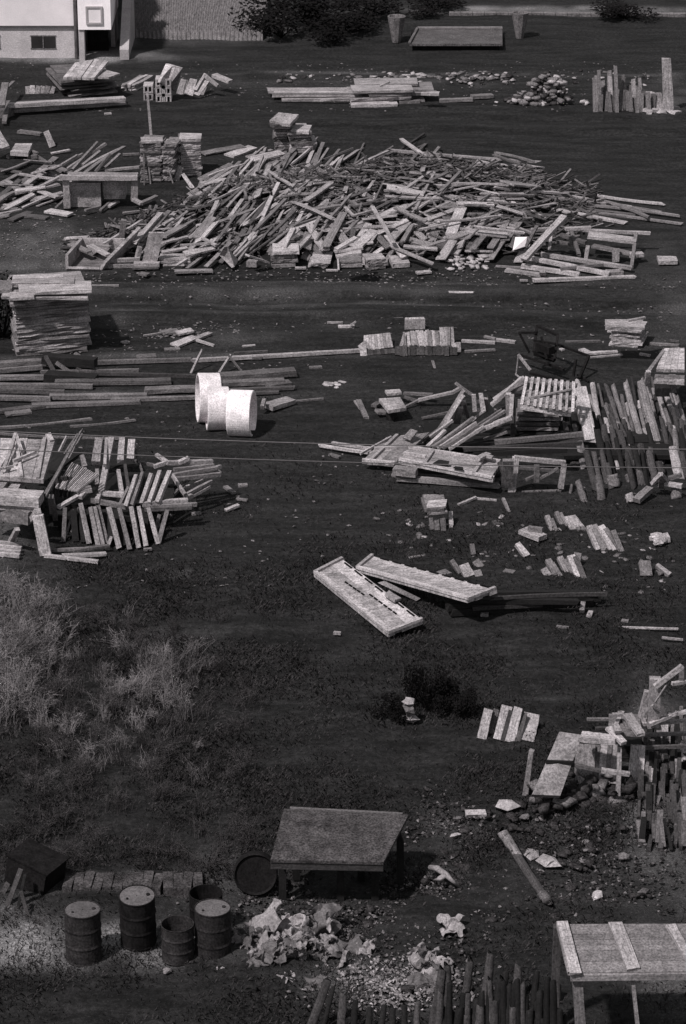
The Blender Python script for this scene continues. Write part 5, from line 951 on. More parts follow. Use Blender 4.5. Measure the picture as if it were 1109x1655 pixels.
stack('M', (735, 395), (950, 402), .6, 338, 3, 1, 'black', 'black board added as shade behind the slatted bay', 'black boards behind the slatted bay', gap=.95)  # black backing added as the shade seen between the slats
g = 'upright boards of the slatted bay'
stand('M', [(750, 476, 755, 334, .42, .08, 'mid', .3), (784, 470, 791, 336, .18, .08, 'mid', .3), (812, 470, 824, 334, .2, .08, 'pale', .3), (830, 472, 840, 334, .1, .08, 'mid', .3), (850, 470, 856, 336, .18, .08, 'mid', .3), (868, 530, 875, 345, .09, .08, 'mid', .4), (914, 470, 926, 336, .14, .08, 'pale', .3), (940, 462, 950, 336, .2, .08, 'pale', .3),
            (740, 490, 742, 450, .3, .1, 'mid', .2), (770, 500, 775, 455, .2, .1, 'dim', .2)], 'of the slatted bay', g)
rr = random.Random(61)
its = []
for i in range(70):
    x = 570+rr.uniform(0, 345); y = rr.uniform(465, 560) if x > 700 else rr.uniform(515, 590)
    a = cv('M', x, y); its.append((rnd.choice(CH[rr.choice(['dull', 'dim_', 'dim_', 'dim_'])]), chunk_m(a[0], a[1], rr.uniform(0, .25), rr.uniform(.1, .28), .8)))
join_stuff('block_heap', its, 'dull blocks and brick ends heaped under the slatted bay', 'rubble')
rows = [(960, 250, .9, 982, 148, 1.5, .26, .1, 'mid'), (952, 275, .8, 970, 200, 1.2, .2, .1, 'mid'), (992, 270, .9, 1000, 100, 1.9, .22, .12, 'pale', 'tallest pale post of the broken frame at the lower right'), (1000, 130, 1.8, 1095, 58, 2.2, .12, .08, 'pale'), (1000, 185, 1.6, 1050, 110, 1.9, .03, .03, 'mid'), (980, 262, 1.0, 1055, 232, 1.1, .1, .06, 'pale'), (990, 195, 1.4, 1045, 235, 1.1, .05, .05, 'mid'),
        (1050, 230, 1.1, 1110, 218, 1.2, .1, .06, 'pale'), (1060, 120, 1.7, 1110, 112, 1.7, .08, .06, 'mid'), (1092, 130, 1.6, 1094, 60, 2.0, .1, .06, 'mid'), (960, 235, 1.1, 1000, 180, 1.4, .1, .06, 'mid'), (1020, 160, 1.5, 1045, 120, 1.8, .04, .04, 'dim')]
lay('M', rows, 'in the broken frame at the lower right', 'posts of the broken frame at the lower right', 'post', 'post')
quad_thing('formwork_section', 'dull square panel with crossed boards behind the slatted bay', 'panel', None, 'M', [(838, 290), (955, 300), (945, 226), (836, 226)], [1.0]*4, .06, 4, [(.15, .1, .45, 1), (.6, .1, .35, 1)], mat='dim', railmat='mid')
lay('M', [(838, 275, 1.1, 890, 330, 1.0, .16, .06, 'pale'), (870, 290, 1.15, 860, 265, 1.2, .14, .05, 'mid'), (900, 228, 1.2, 950, 300, 1.1, .2, .06, 'mid'), (760, 245, .2, 840, 245, .2, .06, .05, 'dim'), (790, 278, .2, 836, 276, .2, .08, .05, 'dark'), (850, 230, 1.2, 885, 228, 1.2, .1, .05, 'pale')], 'behind the slatted bay', 'boards behind the slatted bay')
rr = random.Random(71); rows = []
for i in range(95):
    x = rr.uniform(940, 1114); y = rr.uniform(300, 720); L = rr.uniform(40, 120)
    rows.append((x, y, x+rr.uniform(-14, 14), y-L, rr.uniform(.05, .14), .08, rr.choice(['dark', 'dim', 'dark', 'black', 'dark']), rr.uniform(.2, .7)))
stand('M', rows, 'in the dense dull pile at the lower right edge', 'boards of the dense pile at the lower right edge')
stand('M', [(1026, 370, 1028, 348, .26, .1, 'mid', .1), (1080, 300, 1082, 240, .3, .1, 'mid', .3), (1092, 380, 1094, 330, .3, .1, 'mid', .2), (995, 480, 995, 420, .12, .08, 'mid', .2), (1085, 240, 1085, 222, .2, .1, 'mid', .1), (1060, 420, 1062, 390, .2, .1, 'dim', .1), (1100, 690, 1100, 600, .1, .1, 'dim', .2)], 'on top of the dense dull pile', 'boards of the dense pile at the lower right edge')
r3 = random.Random(17); rows = []
for i in range(17):
    x = 958+i*9+r3.uniform(-2, 2); yb = r3.choice([318, 330, 400]); rows.append((x, yb, x+r3.uniform(-2, 8), yb-r3.uniform(60, 84), .08, .07, r3.choice(['mid', 'dim', 'dim', 'pale']), .35))
stand('M', rows, 'in the slatted crates at the lower right edge', 'slats of the crates at the lower right edge', 'slat', 'slat')
lay('M', [(955, 262, .9, 1112, 250, .95, .08, .06, 'mid'), (955, 300, .6, 1112, 296, .6, .07, .06, 'dim'), (965, 345, .5, 1112, 340, .5, .07, .06, 'dim')], 'across the slatted crates at the lower right edge', 'rails of the crates at the lower right edge', 'rail', 'crate_rail')
# pale stones, single pole, branch
def tube_thing(name, pts, r, mat, label, cat, n=6, rads=None):
    mb = MB(); mb.tube(pts, rads or [r]*len(pts), n); return tag(link(name, mb.mesh(name+'_shape', mat, True)), label, cat)
for (x, y, s, z, l) in [(661, 1164, .22, 0, 'bottom stone of the little pale pile beside the black hollow'), (660, 1150, .19, .18, 'middle stone of the little pale pile beside the black hollow'), (661, 1140, .15, .33, 'top stone of the little pale pile beside the black hollow')]:
    chunk(661, 1165, z+.07, s*1.2, l, 'little pile of pale stones', 'sheet' if z != .18 else 'dull', .8)
A = P(812, 1345, .35); B = P(884, 1456, .12)
o = link('pole', pmesh('dark', True), barmat(A, B, .17, .15)); tag(o, 'dark pole with ends coloured lighter as lit, lying in the lower right rubble', 'pole')
bar(A, A.lerp(B, .36), .19, .165, 'dim', name='lit_end', parent=None, log=True, label='upper length of the dark pole, coloured lighter as lit, in lower right rubble', cat='pole')  # lit ends of the pole painted as lighter lengths
bar(A.lerp(B, .9), B, .19, .165, 'dim', name='lit_end', label='short lower butt of the dark pole, coloured lighter as lit', cat='pole', log=True)
mb = MB(); q = lambda x, y, z=.15: P(*cv('Q', x, y), z)
mb.tube([q(895, 308), q(925, 312, .2), q(962, 338, .25), q(985, 362, .2), q(1010, 384, .05)], [.05, .055, .05, .03, .02], 7); mb.tube([q(962, 338, .25), q(935, 352, .2), q(912, 362, .1)], [.05, .045, .03], 7)
tag(link('branch', mb.mesh('branch_shape', 'sheet', True)), 'bare white forked branch lying in the rubble right of the sheet roof', 'branch')

# ------------------------------------------------------------------ sheet-roofed bench, drums, box, wall strip
def sheet_table():
    a, b, c, d = [P(*cv('Q', *p), z) for p, z in (((245, 276), .95), ((705, 286), .95), ((808, 92), 1.05), ((300, 68), 1.05))]
    base = (a+b)/2; base.z = 0; o = thing('sheet_table', 'large flat sheet of dull speckled metal on low supports in the foreground', 'table', base); T = Matrix.Translation(base)
    mb = MB(); t = [p-base for p in (a, b, c, d)]; mb.hull8(t, [p-Vector((0, 0, .05)) for p in t]); link('sheet', mb.mesh('sheet_shape', 'felt'), T, o)
    bar(a+Vector((0, .06, -.12)), b+Vector((0, .06, -.12)), .08, .12, 'dark', name='edge_beam', parent=o, straight=True)
    for u in (.1, .62, .93):
        for e, (p, q_) in enumerate(((a, b), (d, c))):
            f = p.lerp(q_, u); f.z = 0; tp = p.lerp(q_, u); tp.z -= .07; f.y += .45*(1-2*e); tp.y = f.y
            bar(f, tp, .12, .12, 'black', name='leg', parent=o, waxis=(1, 0, 0), straight=True)  # legs coloured black as the shade under the sheet
    bar(d+Vector((.1, 0, .01)), c+Vector((-.1, 0, .01)), .06, .03, 'dim', name='back_batten', parent=o, straight=True)
sheet_table()
def drum(px, py, ztop, r, label, tilt=(0, 0), yaw=0, mat='drum_dark', lidmat='lid', openlid=False, H=.88, lidr=1.0):  # default body colour is far darker than the lid
    T0 = P(px, py, ztop); A = Vector((T0.x, T0.y, ztop-H)); o = thing('oil_drum', label, 'drum', A, 'drums in the foreground')
    rot = Matrix.Rotation(R(tilt[0]), 4, 'X') @ Matrix.Rotation(R(tilt[1]), 4, 'Y')
    mb = MB(); prof = [(r*.97, 0), (r, .015)]
    for k in range(1, 24):
        z = H*k/24; e = .012*(math.exp(-((z-H*.33)/.02)**2)+math.exp(-((z-H*.66)/.02)**2)); prof.append((r*.975+e, z))
    prof += [(r, H-.015), (r, H), (r*.95, H), (r*.95, H-.02)]
    if openlid: prof += [(r*.94, .05), (.01, .05)]
    mb.lathe(prof, 30); link('body', mb.mesh('drum_shape', mat, False), Matrix.Translation(A) @ rot, o)
    if openlid:
        mb = MB(); mb.lathe([(.01, H*.55), (r*.93, H*.56)], 24); link('contents', mb.mesh('contents_shape', 'ink'), Matrix.Translation(A) @ rot, o)  # near-black disc closes the open drum about halfway down
    else:
        mb = MB(); mb.lathe([(.01, H-.012), (r*.95*lidr, H-.014)], 30); link('lid', mb.mesh('lid_shape', lidmat), Matrix.Translation(A) @ rot, o)
        for (x, y, q_) in ((.6, .1, .03), (-.5, -.3, .018)):
            mb = MB(); mb.lathe([(q_, H-.012), (q_, H+.008), (.005, H+.008)], 10); link('bung', mb.mesh('bung_shape', mat), Matrix.Translation(A) @ rot @ Matrix.Translation((x*r, y*r, 0)), o)
    return o
O_ = lambda x, y: cv('O', x, y)
drum(*O_(295, 464), .86, .29, 'oil drum with pale lid standing leftmost in the foreground', mat='dusty')
drum(*O_(492, 403), .95, .29, 'oil drum with its lid tilted towards the viewer behind the two foremost', tilt=(6, 0))
drum(*O_(762, 458), .84, .29, 'oil drum with pale sides beside the crumpled sheets', mat='dusty')
drum(*O_(636, 516), .62, .26, 'open drum with a black mouth between the lidded ones', openlid=True, H=.62, mat='dusty')
drum(*O_(738, 405), .72, .27, 'dark open drum just behind the pale-sided one', openlid=True, H=.72, mat='ink')
# dark wheel-like disc facing the camera
A = P(*O_(918, 405), 0); mb = MB(); mb.lathe([(.01, -.1), (.34, -.1), (.36, -.08), (.36, .08), (.34, .1), (.31, .06), (.01, .05)], 32)
tag(link('drum_on_side', mb.mesh('drum_side_shape', 'drum_dark'), Matrix.Translation(A+Vector((0, 0, .36))) @ Matrix.Rotation(R(78), 4, 'X')), 'round dark drum end facing the viewer left of the sheet table', 'drum')
def box_thing(name, c0, dims, rz, tilt, mat, label, cat, panels=True):
    o = thing(name, label, cat, c0); mt = Matrix.Translation(c0) @ Matrix.Rotation(R(rz), 4, 'Z') @ Matrix.Rotation(R(tilt), 4, 'Y'); L, W_, H_ = dims
    for nm, c, d in (('side_panel', (0, -W_/2, H_/2), (L, .03, H_)), ('side_panel', (0, W_/2, H_/2), (L, .03, H_)), ('end_panel', (-L/2, 0, H_/2), (.03, W_-.04, H_)), ('end_panel', (L/2, 0, H_/2), (.03, W_-.04, H_)), ('lid', (0, 0, H_+.02), (L+.06, W_+.06, .03)), ('bottom', (0, 0, .015), (L-.04, W_-.04, .03))):
        mb = MB(); mb.box(c, d); link(nm, mb.mesh(nm+'_shape', mat), mt, o)
box_thing('dark_crate', P(*O_(120, 370), 0), (.75, .6, .5), -28, 12, 'ink', 'dark tilted crate at the left edge of the foreground', 'crate')
stand('O', [(20, 470, 75, 320, .08, .05, 'dark', .3), (105, 500, 75, 400, .06, .05, 'dark', .2), (60, 480, 90, 340, .05, .04, 'black', .3), (150, 390, 185, 325, .09, .04, 'dim', .2), (0, 420, 30, 370, .1, .05, 'dark', .1)], 'beside the dark tilted crate', 'sticks beside the dark crate')
def low_wall():
    a, b = P(*O_(225, 412)), P(*O_(725, 412)); mb = MB(); rr = random.Random(3); n = 14
    for i in range(n):
        u = (i+.5)/n; p = a.lerp(b, u); mb.box(p+Vector((0, .25, .03+rr.uniform(-.02, .02))), ((b-a).length/n*rr.uniform(.88, .985), .5+rr.uniform(-.06, .06), .2), Matrix.Rotation(rr.gauss(0, .05), 3, 'Z') @ Matrix.Rotation(rr.gauss(0, .05), 3, 'X'))
    tag(link('low_wall', mb.mesh('wall_shape', 'felt')), 'low dusty concrete kerb wall running behind the oil drums', 'wall')
low_wall()
# crumpled sheets: folded surfaces with thickness
def crumple(seed, lx, ly, amp, mat, n=30):
    off = Vector((seed*3.1, seed*1.7, 0)); mb = MB(); s0 = (lx*ly)**.5
    nv_ = lambda q: Vector((mnoise.noise(q), mnoise.noise(q+Vector((31, 7, 3))), mnoise.noise(q+Vector((5, 53, 11)))))
    for s in (0, 1):
        for j in range(n+1):
            for i in range(n+1):
                u, v = i/n-.5, j/n-.5; q = Vector((u*lx, v*ly, 0))/s0
                rr_ = 1-.35*abs(mnoise.noise(q*3.1+off*2)); p = Vector((u*lx*rr_, v*ly*rr_, 0))
                f1 = nv_(q*2.2+off); f2 = nv_(q*5.5+off); rid = (1-abs(f1.x)*2.2)**2
                p += Vector((f1.x*.34*s0, f1.y*.34*s0, 0))+f2*.07*s0; p.z = amp*(.25+f1.z*.7+.30*rid+f2.z*.25)-s*.012
                mb.v.append(p)
    st_ = n+1
    for j in range(n):
        for i in range(n):
            k = j*st_+i; mb.f.append([k, k+1, k+st_+1, k+st_]); o2 = st_*st_; mb.f.append([k+o2+st_, k+o2+st_+1, k+o2+1, k+o2]); mb.m += [0, 0]
    return mb.mesh('crumpled_shape', mat, True)
for i, (x, y, lx, ly, am, rz, tx, z, mt, lab) in enumerate([
    (225, 590, .55, .9, .35, -60, 35, .1, 'sheet', 'crumpled pale sheet beside the pale-sided drum'), (180, 570, .3, .4, .2, 40, 20, .1, 'sheet', 'small bright scrap at the left of the crumpled sheets'),
    (340, 565, .5, .45, .3, 10, 20, .15, 'sheet', 'bright crumpled sheet in the middle of the litter'), (380, 610, .45, .3, .2, 30, 15, .1, 'sheet', 'pale crumpled sheet below the middle one'), (300, 660, 1.1, .35, .25, 50, 20, .05, 'lid', 'long grey folded sheet slanting under the bright ones'),
    (190, 700, .35, .9, .2, -55, 20, .05, 'lid', 'grey curled sheet at the lower left of the litter'), (465, 560, .38, .9, .3, -8, 55, .1, 'lid', 'grey rolled sheet standing upright among the litter'), (480, 525, .12, .3, .1, 20, 60, .35, 'sheet', 'bright tip of the rolled sheet'),
    (310, 765, .28, .3, .12, 30, 15, .0, 'sheet', 'small bright folded scrap lowest in the litter'), (440, 790, .4, .28, .12, 10, 15, .0, 'lid', 'grey flat scrap at the foot of the litter'), (520, 650, .8, .45, .2, 20, 15, .0, 'lid', 'dull sheet between litter and gravel'),
    (855, 685, .36, .5, .16, 40, 35, .08, 'sheet', 'large pale torn sheet above the row of stakes'), (930, 720, .34, .5, .18, -20, 30, .05, 'sheet', 'second pale torn sheet nearer the stakes'), (985, 550, .35, .4, .2, 0, 20, .05, 'sheet', 'pale crumpled scrap on the dark soil above the stakes'), (630, 640, .3, .25, .1, 20, 10, .05, 'sheet', 'flat pale scrap at the edge of the gravel'),
    (40, 728, .18, .14, .06, 0, 10, 0, 'sheet', 'small pale scrap left of the crumpled sheets'), (880, 780, .5, .3, .14, 15, 15, .0, 'lid', 'dull crumpled scrap below the torn sheets')]):
    a = cv('Q', x, y); m = Matrix.Translation(P(a[0], a[1], z)) @ Matrix.Rotation(R(rz), 4, 'Z') @ Matrix.Rotation(R(tx), 4, 'X')
    tag(link('crumpled_sheet', crumple(i+1, lx, ly, am, mt), m), lab, 'sheet', 'crumpled sheets in the foreground litter')
SC = [crumple(60+i, *((.1, .42), (.16, .3), (.12, .5), (.2, .22))[i % 4], .14, ('sheet', 'sheet', 'lid')[i % 3], 16) for i in range(9)]
its = []
for i in range(46):
    x, y = (rnd.gauss(450, 42), rnd.gauss(1530, 20)) if i < 38 else (rnd.gauss(690, 25), rnd.gauss(1570, 16))
    its.append((rnd.choice(SC), Matrix.Translation(P(x, y, 0)+Vector((0, 0, rnd.uniform(.02, .2)))) @ Matrix.Rotation(rnd.uniform(0, 6.3), 4, 'Z') @ Matrix.Rotation(rnd.gauss(0, .7), 4, 'X')))
join_stuff('torn_scraps', its, 'small torn scraps strewn among the crumpled sheets in the foreground', 'scraps')
a = O_(598, 695); chunk(a[0], a[1], .05, .14, 'small pale stone in front of the open drum', None, 'sheet')
# gravel and rubble
def scatter(name, fn, n, size, mats, label, cat, seed, el=1.0):
    r = random.Random(seed); mb = MB()
    for i in range(n):
        p = fn(r); 
        if p is None: continue
        s = r.uniform(*size); k = len(mb.v); rot = Matrix.Rotation(r.uniform(0, 6.3), 3, 'Z') @ Matrix.Rotation(r.gauss(0, .5), 3, 'X')
        q = P(p[0], p[1], 0); q.z = s*.2
        for c in ((1, 0, -.2), (.2, 1, 0), (-1, .2, 0), (-.1, -1, .1), (.1, 0, .8), (0, .1, -.7)): mb.v.append(q+rot @ Vector((c[0]*s*el*r.uniform(.6, 1.1), c[1]*s*r.uniform(.6, 1.1), c[2]*s*.6)))
        for f in ((0, 1, 4), (1, 2, 4), (2, 3, 4), (3, 0, 4), (1, 0, 5), (2, 1, 5), (3, 2, 5), (0, 3, 5)): mb.f.append([k+j for j in f]); mb.m.append(r.randrange(len(mats)))
    tag(link(name, mb.mesh(name, mats)), label, cat, kind='stuff')
scatter('gravel', lambda r: (r.gauss(630, 62), r.gauss(1592, 22)), 900, (.018, .06), ['gravelm', 'gravelm', 'dull', 'stone'], 'loose pale gravel in front of the crumpled sheets', 'gravel', 1)
scatter('rubble_grit', lambda r: r.choice([(r.gauss(930, 80), r.gauss(1400, 50)), (r.gauss(720, 40), r.gauss(1340, 30)), (r.gauss(660, 50), r.gauss(1440, 30)), (r.gauss(470, 90), r.gauss(1460, 25)), (r.uniform(850, 1100), r.uniform(1280, 1480)), (r.gauss(580, 50), r.gauss(1500, 20)), (r.gauss(720, 60), r.gauss(1480, 50))]), 3200, (.015, .06), ['dull', 'dim_', 'dim_', 'dim_', 'ink'],
        'crumbled dull rubble strewn over the lower right ground', 'rubble', 2)
def yardp(r):
    k = r.random()
    if k < .22: return (r.uniform(0, 1090), r.uniform(100, 180))
    if k < .40: return (r.gauss(500, 300), r.gauss(452, 14))
    if k < .52: return (r.gauss(60, 70), r.gauss(385, 40))
    if k < .74: return (r.uniform(0, 1090), r.uniform(440, 600))
    if k < .82: return (r.gauss(300, 60), r.gauss(545, 14))
    return (r.uniform(0, 1090), r.uniform(560, 960))
scatter('wood_chips', yardp, 3200, (.01, .04), ['gravelm', 'dim', 'dull'], 'small chips and shavings strewn over the dark yard', 'wood chips', 4, 1.9)
its = []
for i in range(150):
    x, y = rnd.choice([(rnd.gauss(950, 70), rnd.gauss(1400, 45)), (rnd.gauss(840, 60), rnd.gauss(1320, 18)), (rnd.gauss(720, 60), rnd.gauss(1350, 40)), (rnd.gauss(640, 50), rnd.gauss(1450, 30)), (rnd.gauss(700, 40), rnd.gauss(1600, 18))])
    its.append((rnd.choice(CH[rnd.choice(['dim_', 'dim_', 'dim_', 'dim_', 'dull'])]), chunk_m(x, y, .01, rnd.uniform(.05, .2), .5)))
join_stuff('broken_stones', its, 'dark broken stones and bricks strewn right of the sheet table', 'rubble')
for (x, y, s, lab) in [(885, 1394, .3, 'squared pale block beside the dark pole'), (858, 1383, .24, 'smaller pale block touching the dark pole'), (770, 1318, .2, 'flat pale stone above the dark pole'), (820, 1304, .26, 'flat pale stone under the narrow slab'), (966, 1450, .2, 'pale stone above the shed roof'), (735, 1352, .14, 'small pale stone right of the sheet table corner')]:
    chunk(x, y, .03, s, lab, None, 'brick', .6, 'stone', 'stone', 1.5)

# ------------------------------------------------------------------ battened roof at the lower right, stakes at the bottom
def batten_roof():
    q = lambda x, y, z: P(*cv('S', x, y), z)
    a, b = q(602, 738, 1.5), q(1330, 730, 1.5); d, c = q(545, 524, 1.75), q(1180, 522, 1.75); base = (a+b)/2; base.z = 0
    o = thing('battened_roof', 'low open shelter whose board roof carries three pale battens', 'shelter', base); T = Matrix.Translation(base)
    n = 9
    for i in range(n):
        v0, v1 = i/n, (i+.97)/n; t = [a.lerp(d, v0), b.lerp(c, v0), b.lerp(c, v1), a.lerp(d, v1)]; t = [p-base+Vector((0, 0, rnd.uniform(0, .012))) for p in t]
        mb = MB(); mb.hull8(t, [p-Vector((0, 0, .03)) for p in t]); link('roof_board', mb.mesh('roof_board_shape', 'roof'), T, o)
    for (xa, ya, xb, yb, w_) in ((566, 520, 625, 742, .17), (798, 520, 878, 722, .21), (1040, 530, 1150, 722, .15)):
        A = q(xa, ya, 1.80); B = q(xb, yb, 1.54); bar(A, B, w_, .05, 'pale', name='batten', parent=o)
    bar(q(548, 530, 1.74)+Vector((0, 0, 0)), q(596, 740, 1.5), .05, .07, 'mid', name='edge_strip', parent=o)
    bar(a+Vector((0, -.03, -.06)), b+Vector((0, -.03, -.06)), .05, .1, 'mid', name='front_board', parent=o, straight=True)
    for (x, y, x2, y2, w_) in ((632, 760, 655, 1100, .16), (872, 745, 905, 1060, .06), (1140, 745, 1160, 1060, .1)):
        A = PY(*cv('S', x, y), a.y+.1); Bq = PY(*cv('S', x2, y2), a.y-.15); s_ = (A.z)/(A.z-Bq.z); B = A.lerp(Bq, s_) if Bq.z > 0 else A+(Bq-A)*s_
        bar(B, A, w_, .1, 'dim', name='post', parent=o, waxis=(1, 0, 0))
    for (p, ) in ((d,), (c,)):
        f = Vector((p.x, p.y, 0)); bar(f, p-Vector((0, 0, .05)), .12, .1, 'dark', name='post', parent=o, waxis=(1, 0, 0))
batten_roof()
g = 'dark stakes standing along the bottom edge'
rr = random.Random(91)
rows = [(60, 1000, 70, 715, .2, .18, 'dark', .2), (120, 980, 170, 695, .19, .17, 'dark', .2), (225, 880, 250, 660, .2, .18, 'dark', .2), (360, 880, 380, 712, .19, .17, 'dark', .2), (300, 890, 310, 740, .17, .15, 'black', .2), (30, 990, 60, 740, .22, .2, 'black', .2), (440, 890, 450, 740, .15, .15, 'black', .2), (500, 890, 505, 760, .15, .15, 'black', .2), (545, 890, 545, 790, .15, .15, 'black', .2),
        (270, 1060, 270, 865, .2, .18, 'dark', .1), (345, 1060, 350, 890, .2, .18, 'dark', .1), (200, 1060, 210, 890, .2, .18, 'dark', .1), (145, 1060, 150, 925, .18, .16, 'dark', .1), (415, 1060, 415, 905, .19, .17, 'black', .1), (480, 1060, 482, 940, .17, .15, 'black', .1), (530, 1060, 530, 930, .17, .15, 'dark', .1), (100, 1060, 110, 900, .2, .15, 'black', .1), (560, 1060, 562, 900, .15, .15, 'black', .1)]
rows = [(a_, b_, c_+rr.uniform(-8, 8), d_, e_*.78, f_*.78, m_, l_) for (a_, b_, c_, d_, e_, f_, m_, l_) in rows]
stand('S', rows, 'in the row of stakes along the bottom edge', g, 'stake', 'stake', log=True)
more = [(x_, 1060, x_+rr.uniform(-12, 14), rr.uniform(760, 930), rr.uniform(.1, .15), .12, rr.choice(['black', 'dark', 'black']), .2) for x_ in range(20, 580, 17)]
stand('S', more, 'in the dense back row of thin stakes along the bottom', g, 'stake', 'stake', log=True)
rows = [(400, 980, 480, 770, .2, .1, 'dark', .2), (455, 980, 500, 800, .1, .08, 'black', .2), (530, 990, 545, 830, .18, .1, 'dark', .2), (580, 990, 590, 850, .14, .1, 'black', .2), (640, 990, 650, 880, .14, .12, 'black', .2), (690, 990, 700, 870, .14, .12, 'black', .2), (740, 990, 748, 880, .14, .12, 'black', .2), (790, 990, 800, 870, .14, .12, 'black', .2), (840, 990, 850, 860, .14, .12, 'dark', .2), (900, 990, 950, 730, .2, .1, 'dark', .2)]
rows = [(a_, b_, c_+rr.uniform(-8, 8), d_, e_*.78, f_*.78, m_, l_) for (a_, b_, c_, d_, e_, f_, m_, l_) in rows]
stand('Q', rows, 'at the left of the stakes along the bottom edge', g, 'stake', 'stake', log=True)

# ------------------------------------------------------------------ weeds and grass
def weed_mesh(seed, n=34, h=.9, spread=.55, mats='straw'):
    r = random.Random(seed); mb = MB(); wind = r.uniform(-.25, .25)
    for i in range(n):
        a = r.uniform(0, 6.28); L = h*r.uniform(.35, 1.15); lean = r.uniform(.1, spread)*L; ro = r.uniform(0, .3)**1; b0 = r.uniform(0, 6.28); p0 = Vector((math.cos(b0)*ro, math.sin(b0)*ro, 0)); d = Vector((math.cos(a)*lean+wind*L, math.sin(a)*lean, 0)); side = Vector((-math.sin(a), math.cos(a), 0))
        f = lambda t: p0+d*(t*t)+Vector((0, 0, L*(t-.25*t*t)))
        k = len(mb.v); w0 = r.uniform(.004, .008)
        for j in range(5): t = j/4; ww = w0*(1-.75*t); mb.v += [f(t)-side*ww, f(t)+side*ww]
        for j in range(4): mb.f.append([k+2*j, k+2*j+1, k+2*j+3, k+2*j+2]); mb.m.append(0)
        for _ in range(r.randint(3, 10)):
            t = r.uniform(.35, 1); p = f(t); v = (d.normalized()*r.uniform(-.2, .8)+Vector((r.gauss(0, .7), r.gauss(0, .7), r.uniform(0, 1.4)))).normalized()*r.uniform(.05, .2); sd = v.orthogonal().normalized()*.0035
            mb.poly([p-sd, p+sd, p+v*.6+sd*.7+Vector((0, 0, .01)), p+v, p+v*.6-sd*.7+Vector((0, 0, .01))])
            if r.random() < .35:
                e = Vector((r.gauss(0, 1), r.gauss(0, 1), r.gauss(0, 1))).normalized()*.012; f_ = e.orthogonal().normalized()*.008; cc = p+v; mb.poly([cc-e, cc+f_, cc+e, cc-f_])
    return mb.mesh('weed_shape', mats)
WM = [weed_mesh(i) for i in range(5)]
WD = [weed_mesh(20+i, 36, .7, .8, 'felt') for i in range(4)]
def weeds(n, fn, seed, meshes, hs, label, name):
    r = random.Random(seed); its = []
    for i in range(n):
        x, y = fn(r); s = r.uniform(*hs); its.append((r.choice(meshes), Matrix.Translation(P(x, y, 0)) @ Matrix.Rotation(r.uniform(0, 6.3), 4, 'Z') @ Matrix.Rotation(r.gauss(0, .15), 4, 'X') @ Matrix.Diagonal((s*1.2, s*1.2, s, 1))))
    join_stuff(name, its, label, 'weeds')
weeds(80, lambda r: (min(r.uniform(-25, 90), r.uniform(-25, 130)), r.triangular(945, 1200, 1010)), 1, WM, (.6, 1.05), 'tall pale dry weeds massed at the left edge below the trestle pile', 'dry_weeds')
weeds(34, lambda r: (r.gauss(258, 34), r.gauss(1100, 26)), 2, WM, (.35, .7), 'thin pale clump of dry weeds right of the left-hand thicket', 'dry_weeds')
weeds(60, lambda r: (r.gauss(150, 80), r.gauss(1170, 60)), 3, WM, (.3, .6), 'low dry weeds on the dark ground below the thicket', 'dry_weeds')
weeds(150, lambda r: (r.uniform(0, 420), r.uniform(1000, 1430)), 4, WD, (.35, .75), 'dull dark weeds covering the lower left ground', 'dull_weeds')
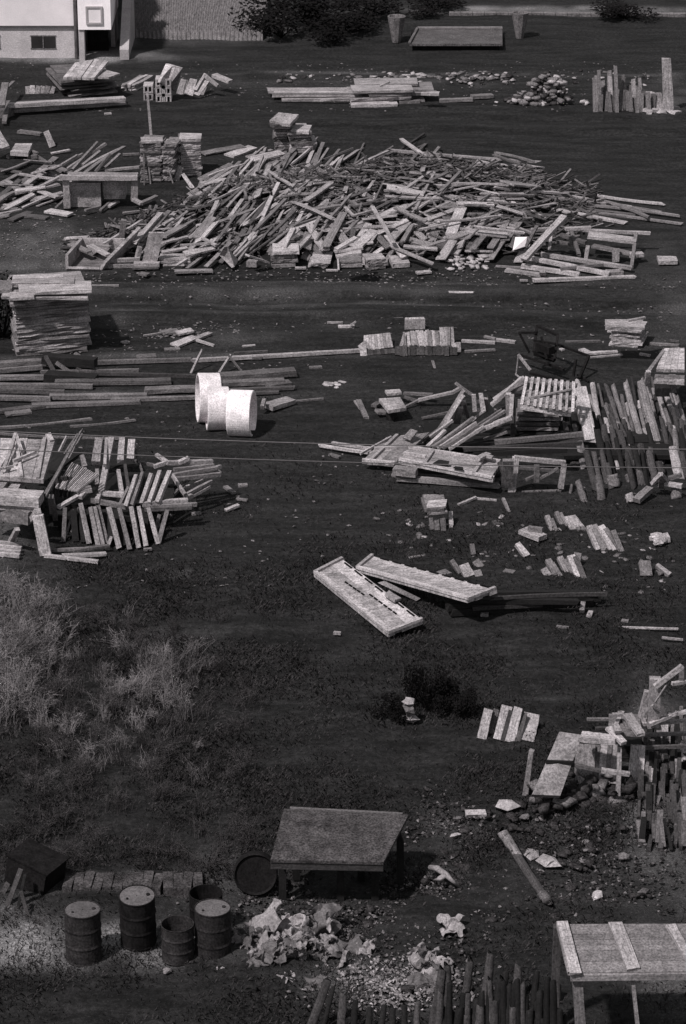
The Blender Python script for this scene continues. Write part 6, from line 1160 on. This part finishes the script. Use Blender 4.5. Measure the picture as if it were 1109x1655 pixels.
def grass():
    r = np.random.RandomState(5); n = 130000; px = r.uniform(-40, 1150, n*2); py = r.uniform(640, 1660, n*2)
    keep = r.rand(n*2) < np.clip((py-700)/280, .06, 1)*np.where(py > 1430, .35, 1)*np.clip(1.25-px/1500, .4, 1); px, py = px[keep][:n], py[keep][:n]
    a = (px-CX)/FPX; v = (CY-py)/FPX; dy = ct+v*st; dz = -st+v*ct; k = -CAMH/dz; x = a*k; y = dy*k
    cl = fbm(x*.8, y*.8, 4); keep = r.rand(len(x)) < np.clip((cl-.3)*3.2, .05, 1); x, y, cl = x[keep], y[keep], cl[keep]; m = len(x)
    z = ground_h(x, y)-.01; h = r.uniform(.025, .10, m)*(.6+cl); an = r.uniform(0, 6.28, m); le = r.uniform(.3, 1.1, m)*h; wd = r.uniform(.005, .011, m)
    co = np.zeros((m, 4, 3), np.float32); s = np.stack([-np.sin(an), np.cos(an)], 1)*wd[:, None]
    co[:, 0, :2] = np.stack([x, y], 1)-s; co[:, 1, :2] = np.stack([x, y], 1)+s; co[:, 0, 2] = co[:, 1, 2] = z
    mid = np.stack([x+np.cos(an)*le*.4, y+np.sin(an)*le*.4], 1); co[:, 2, :2] = mid+s*.7; co[:, 2, 2] = z+h*.7; co[:, 3, :2] = np.stack([x+np.cos(an)*le, y+np.sin(an)*le], 1); co[:, 3, 2] = z+h*.95
    me = bpy.data.meshes.new('grass'); me.vertices.add(m*4); me.vertices.foreach_set('co', co.ravel()); me.loops.add(m*4); me.loops.foreach_set('vertex_index', np.arange(m*4, dtype=np.int32))
    me.polygons.add(m); me.polygons.foreach_set('loop_start', np.arange(0, m*4, 4, dtype=np.int32)); me.update(calc_edges=True); me.materials.append(M['grassm'])
    tag(link('grass', me), 'short dark grass over the lower half of the yard', 'grass', kind='stuff')
M['grassm'] = plain_mat('dark_grass', .024, .9, 1.1, .35, 1.9, .6, 0)
grass()

# ------------------------------------------------------------------ two overhead wires crossing the yard
def wire(pts, Y, label):
    cf = np.polyfit([p[0] for p in pts], [p[1] for p in pts], 2); mb = MB()
    mb.tube([PY(x, float(np.polyval(cf, x)), Y) for x in range(-1200, 2400, 90)], [.0055]*40, 5)
    tag(link('overhead_wire', mb.mesh('wire_shape', 'cable', True)), label, 'wire', 'overhead wires crossing the yard')
wire([(0, 697), (525, 717), (1090, 726)], 30, 'upper of the two thin wires crossing the whole yard')
wire([(0, 726), (525, 746), (1090, 756)], 30.2, 'lower of the two thin wires crossing the whole yard')

# labels: where several things of one look lie together, count them from the left
bpy.context.view_layer.update()
dd = {}
for o in bpy.data.objects:
    if o.parent is None and o.get('label') and not o.get('kind'): dd.setdefault(o['label'], []).append(o)
for lab, os_ in dd.items():
    if 1 < len(os_) <= len(ORD) and ' from ' not in lab and len(lab.split()) <= 13:
        os_.sort(key=lambda o: proj(*o.matrix_world.translation)[0])
        for i, o in enumerate(os_): o['label'] = ORD[i]+' from left, '+lab
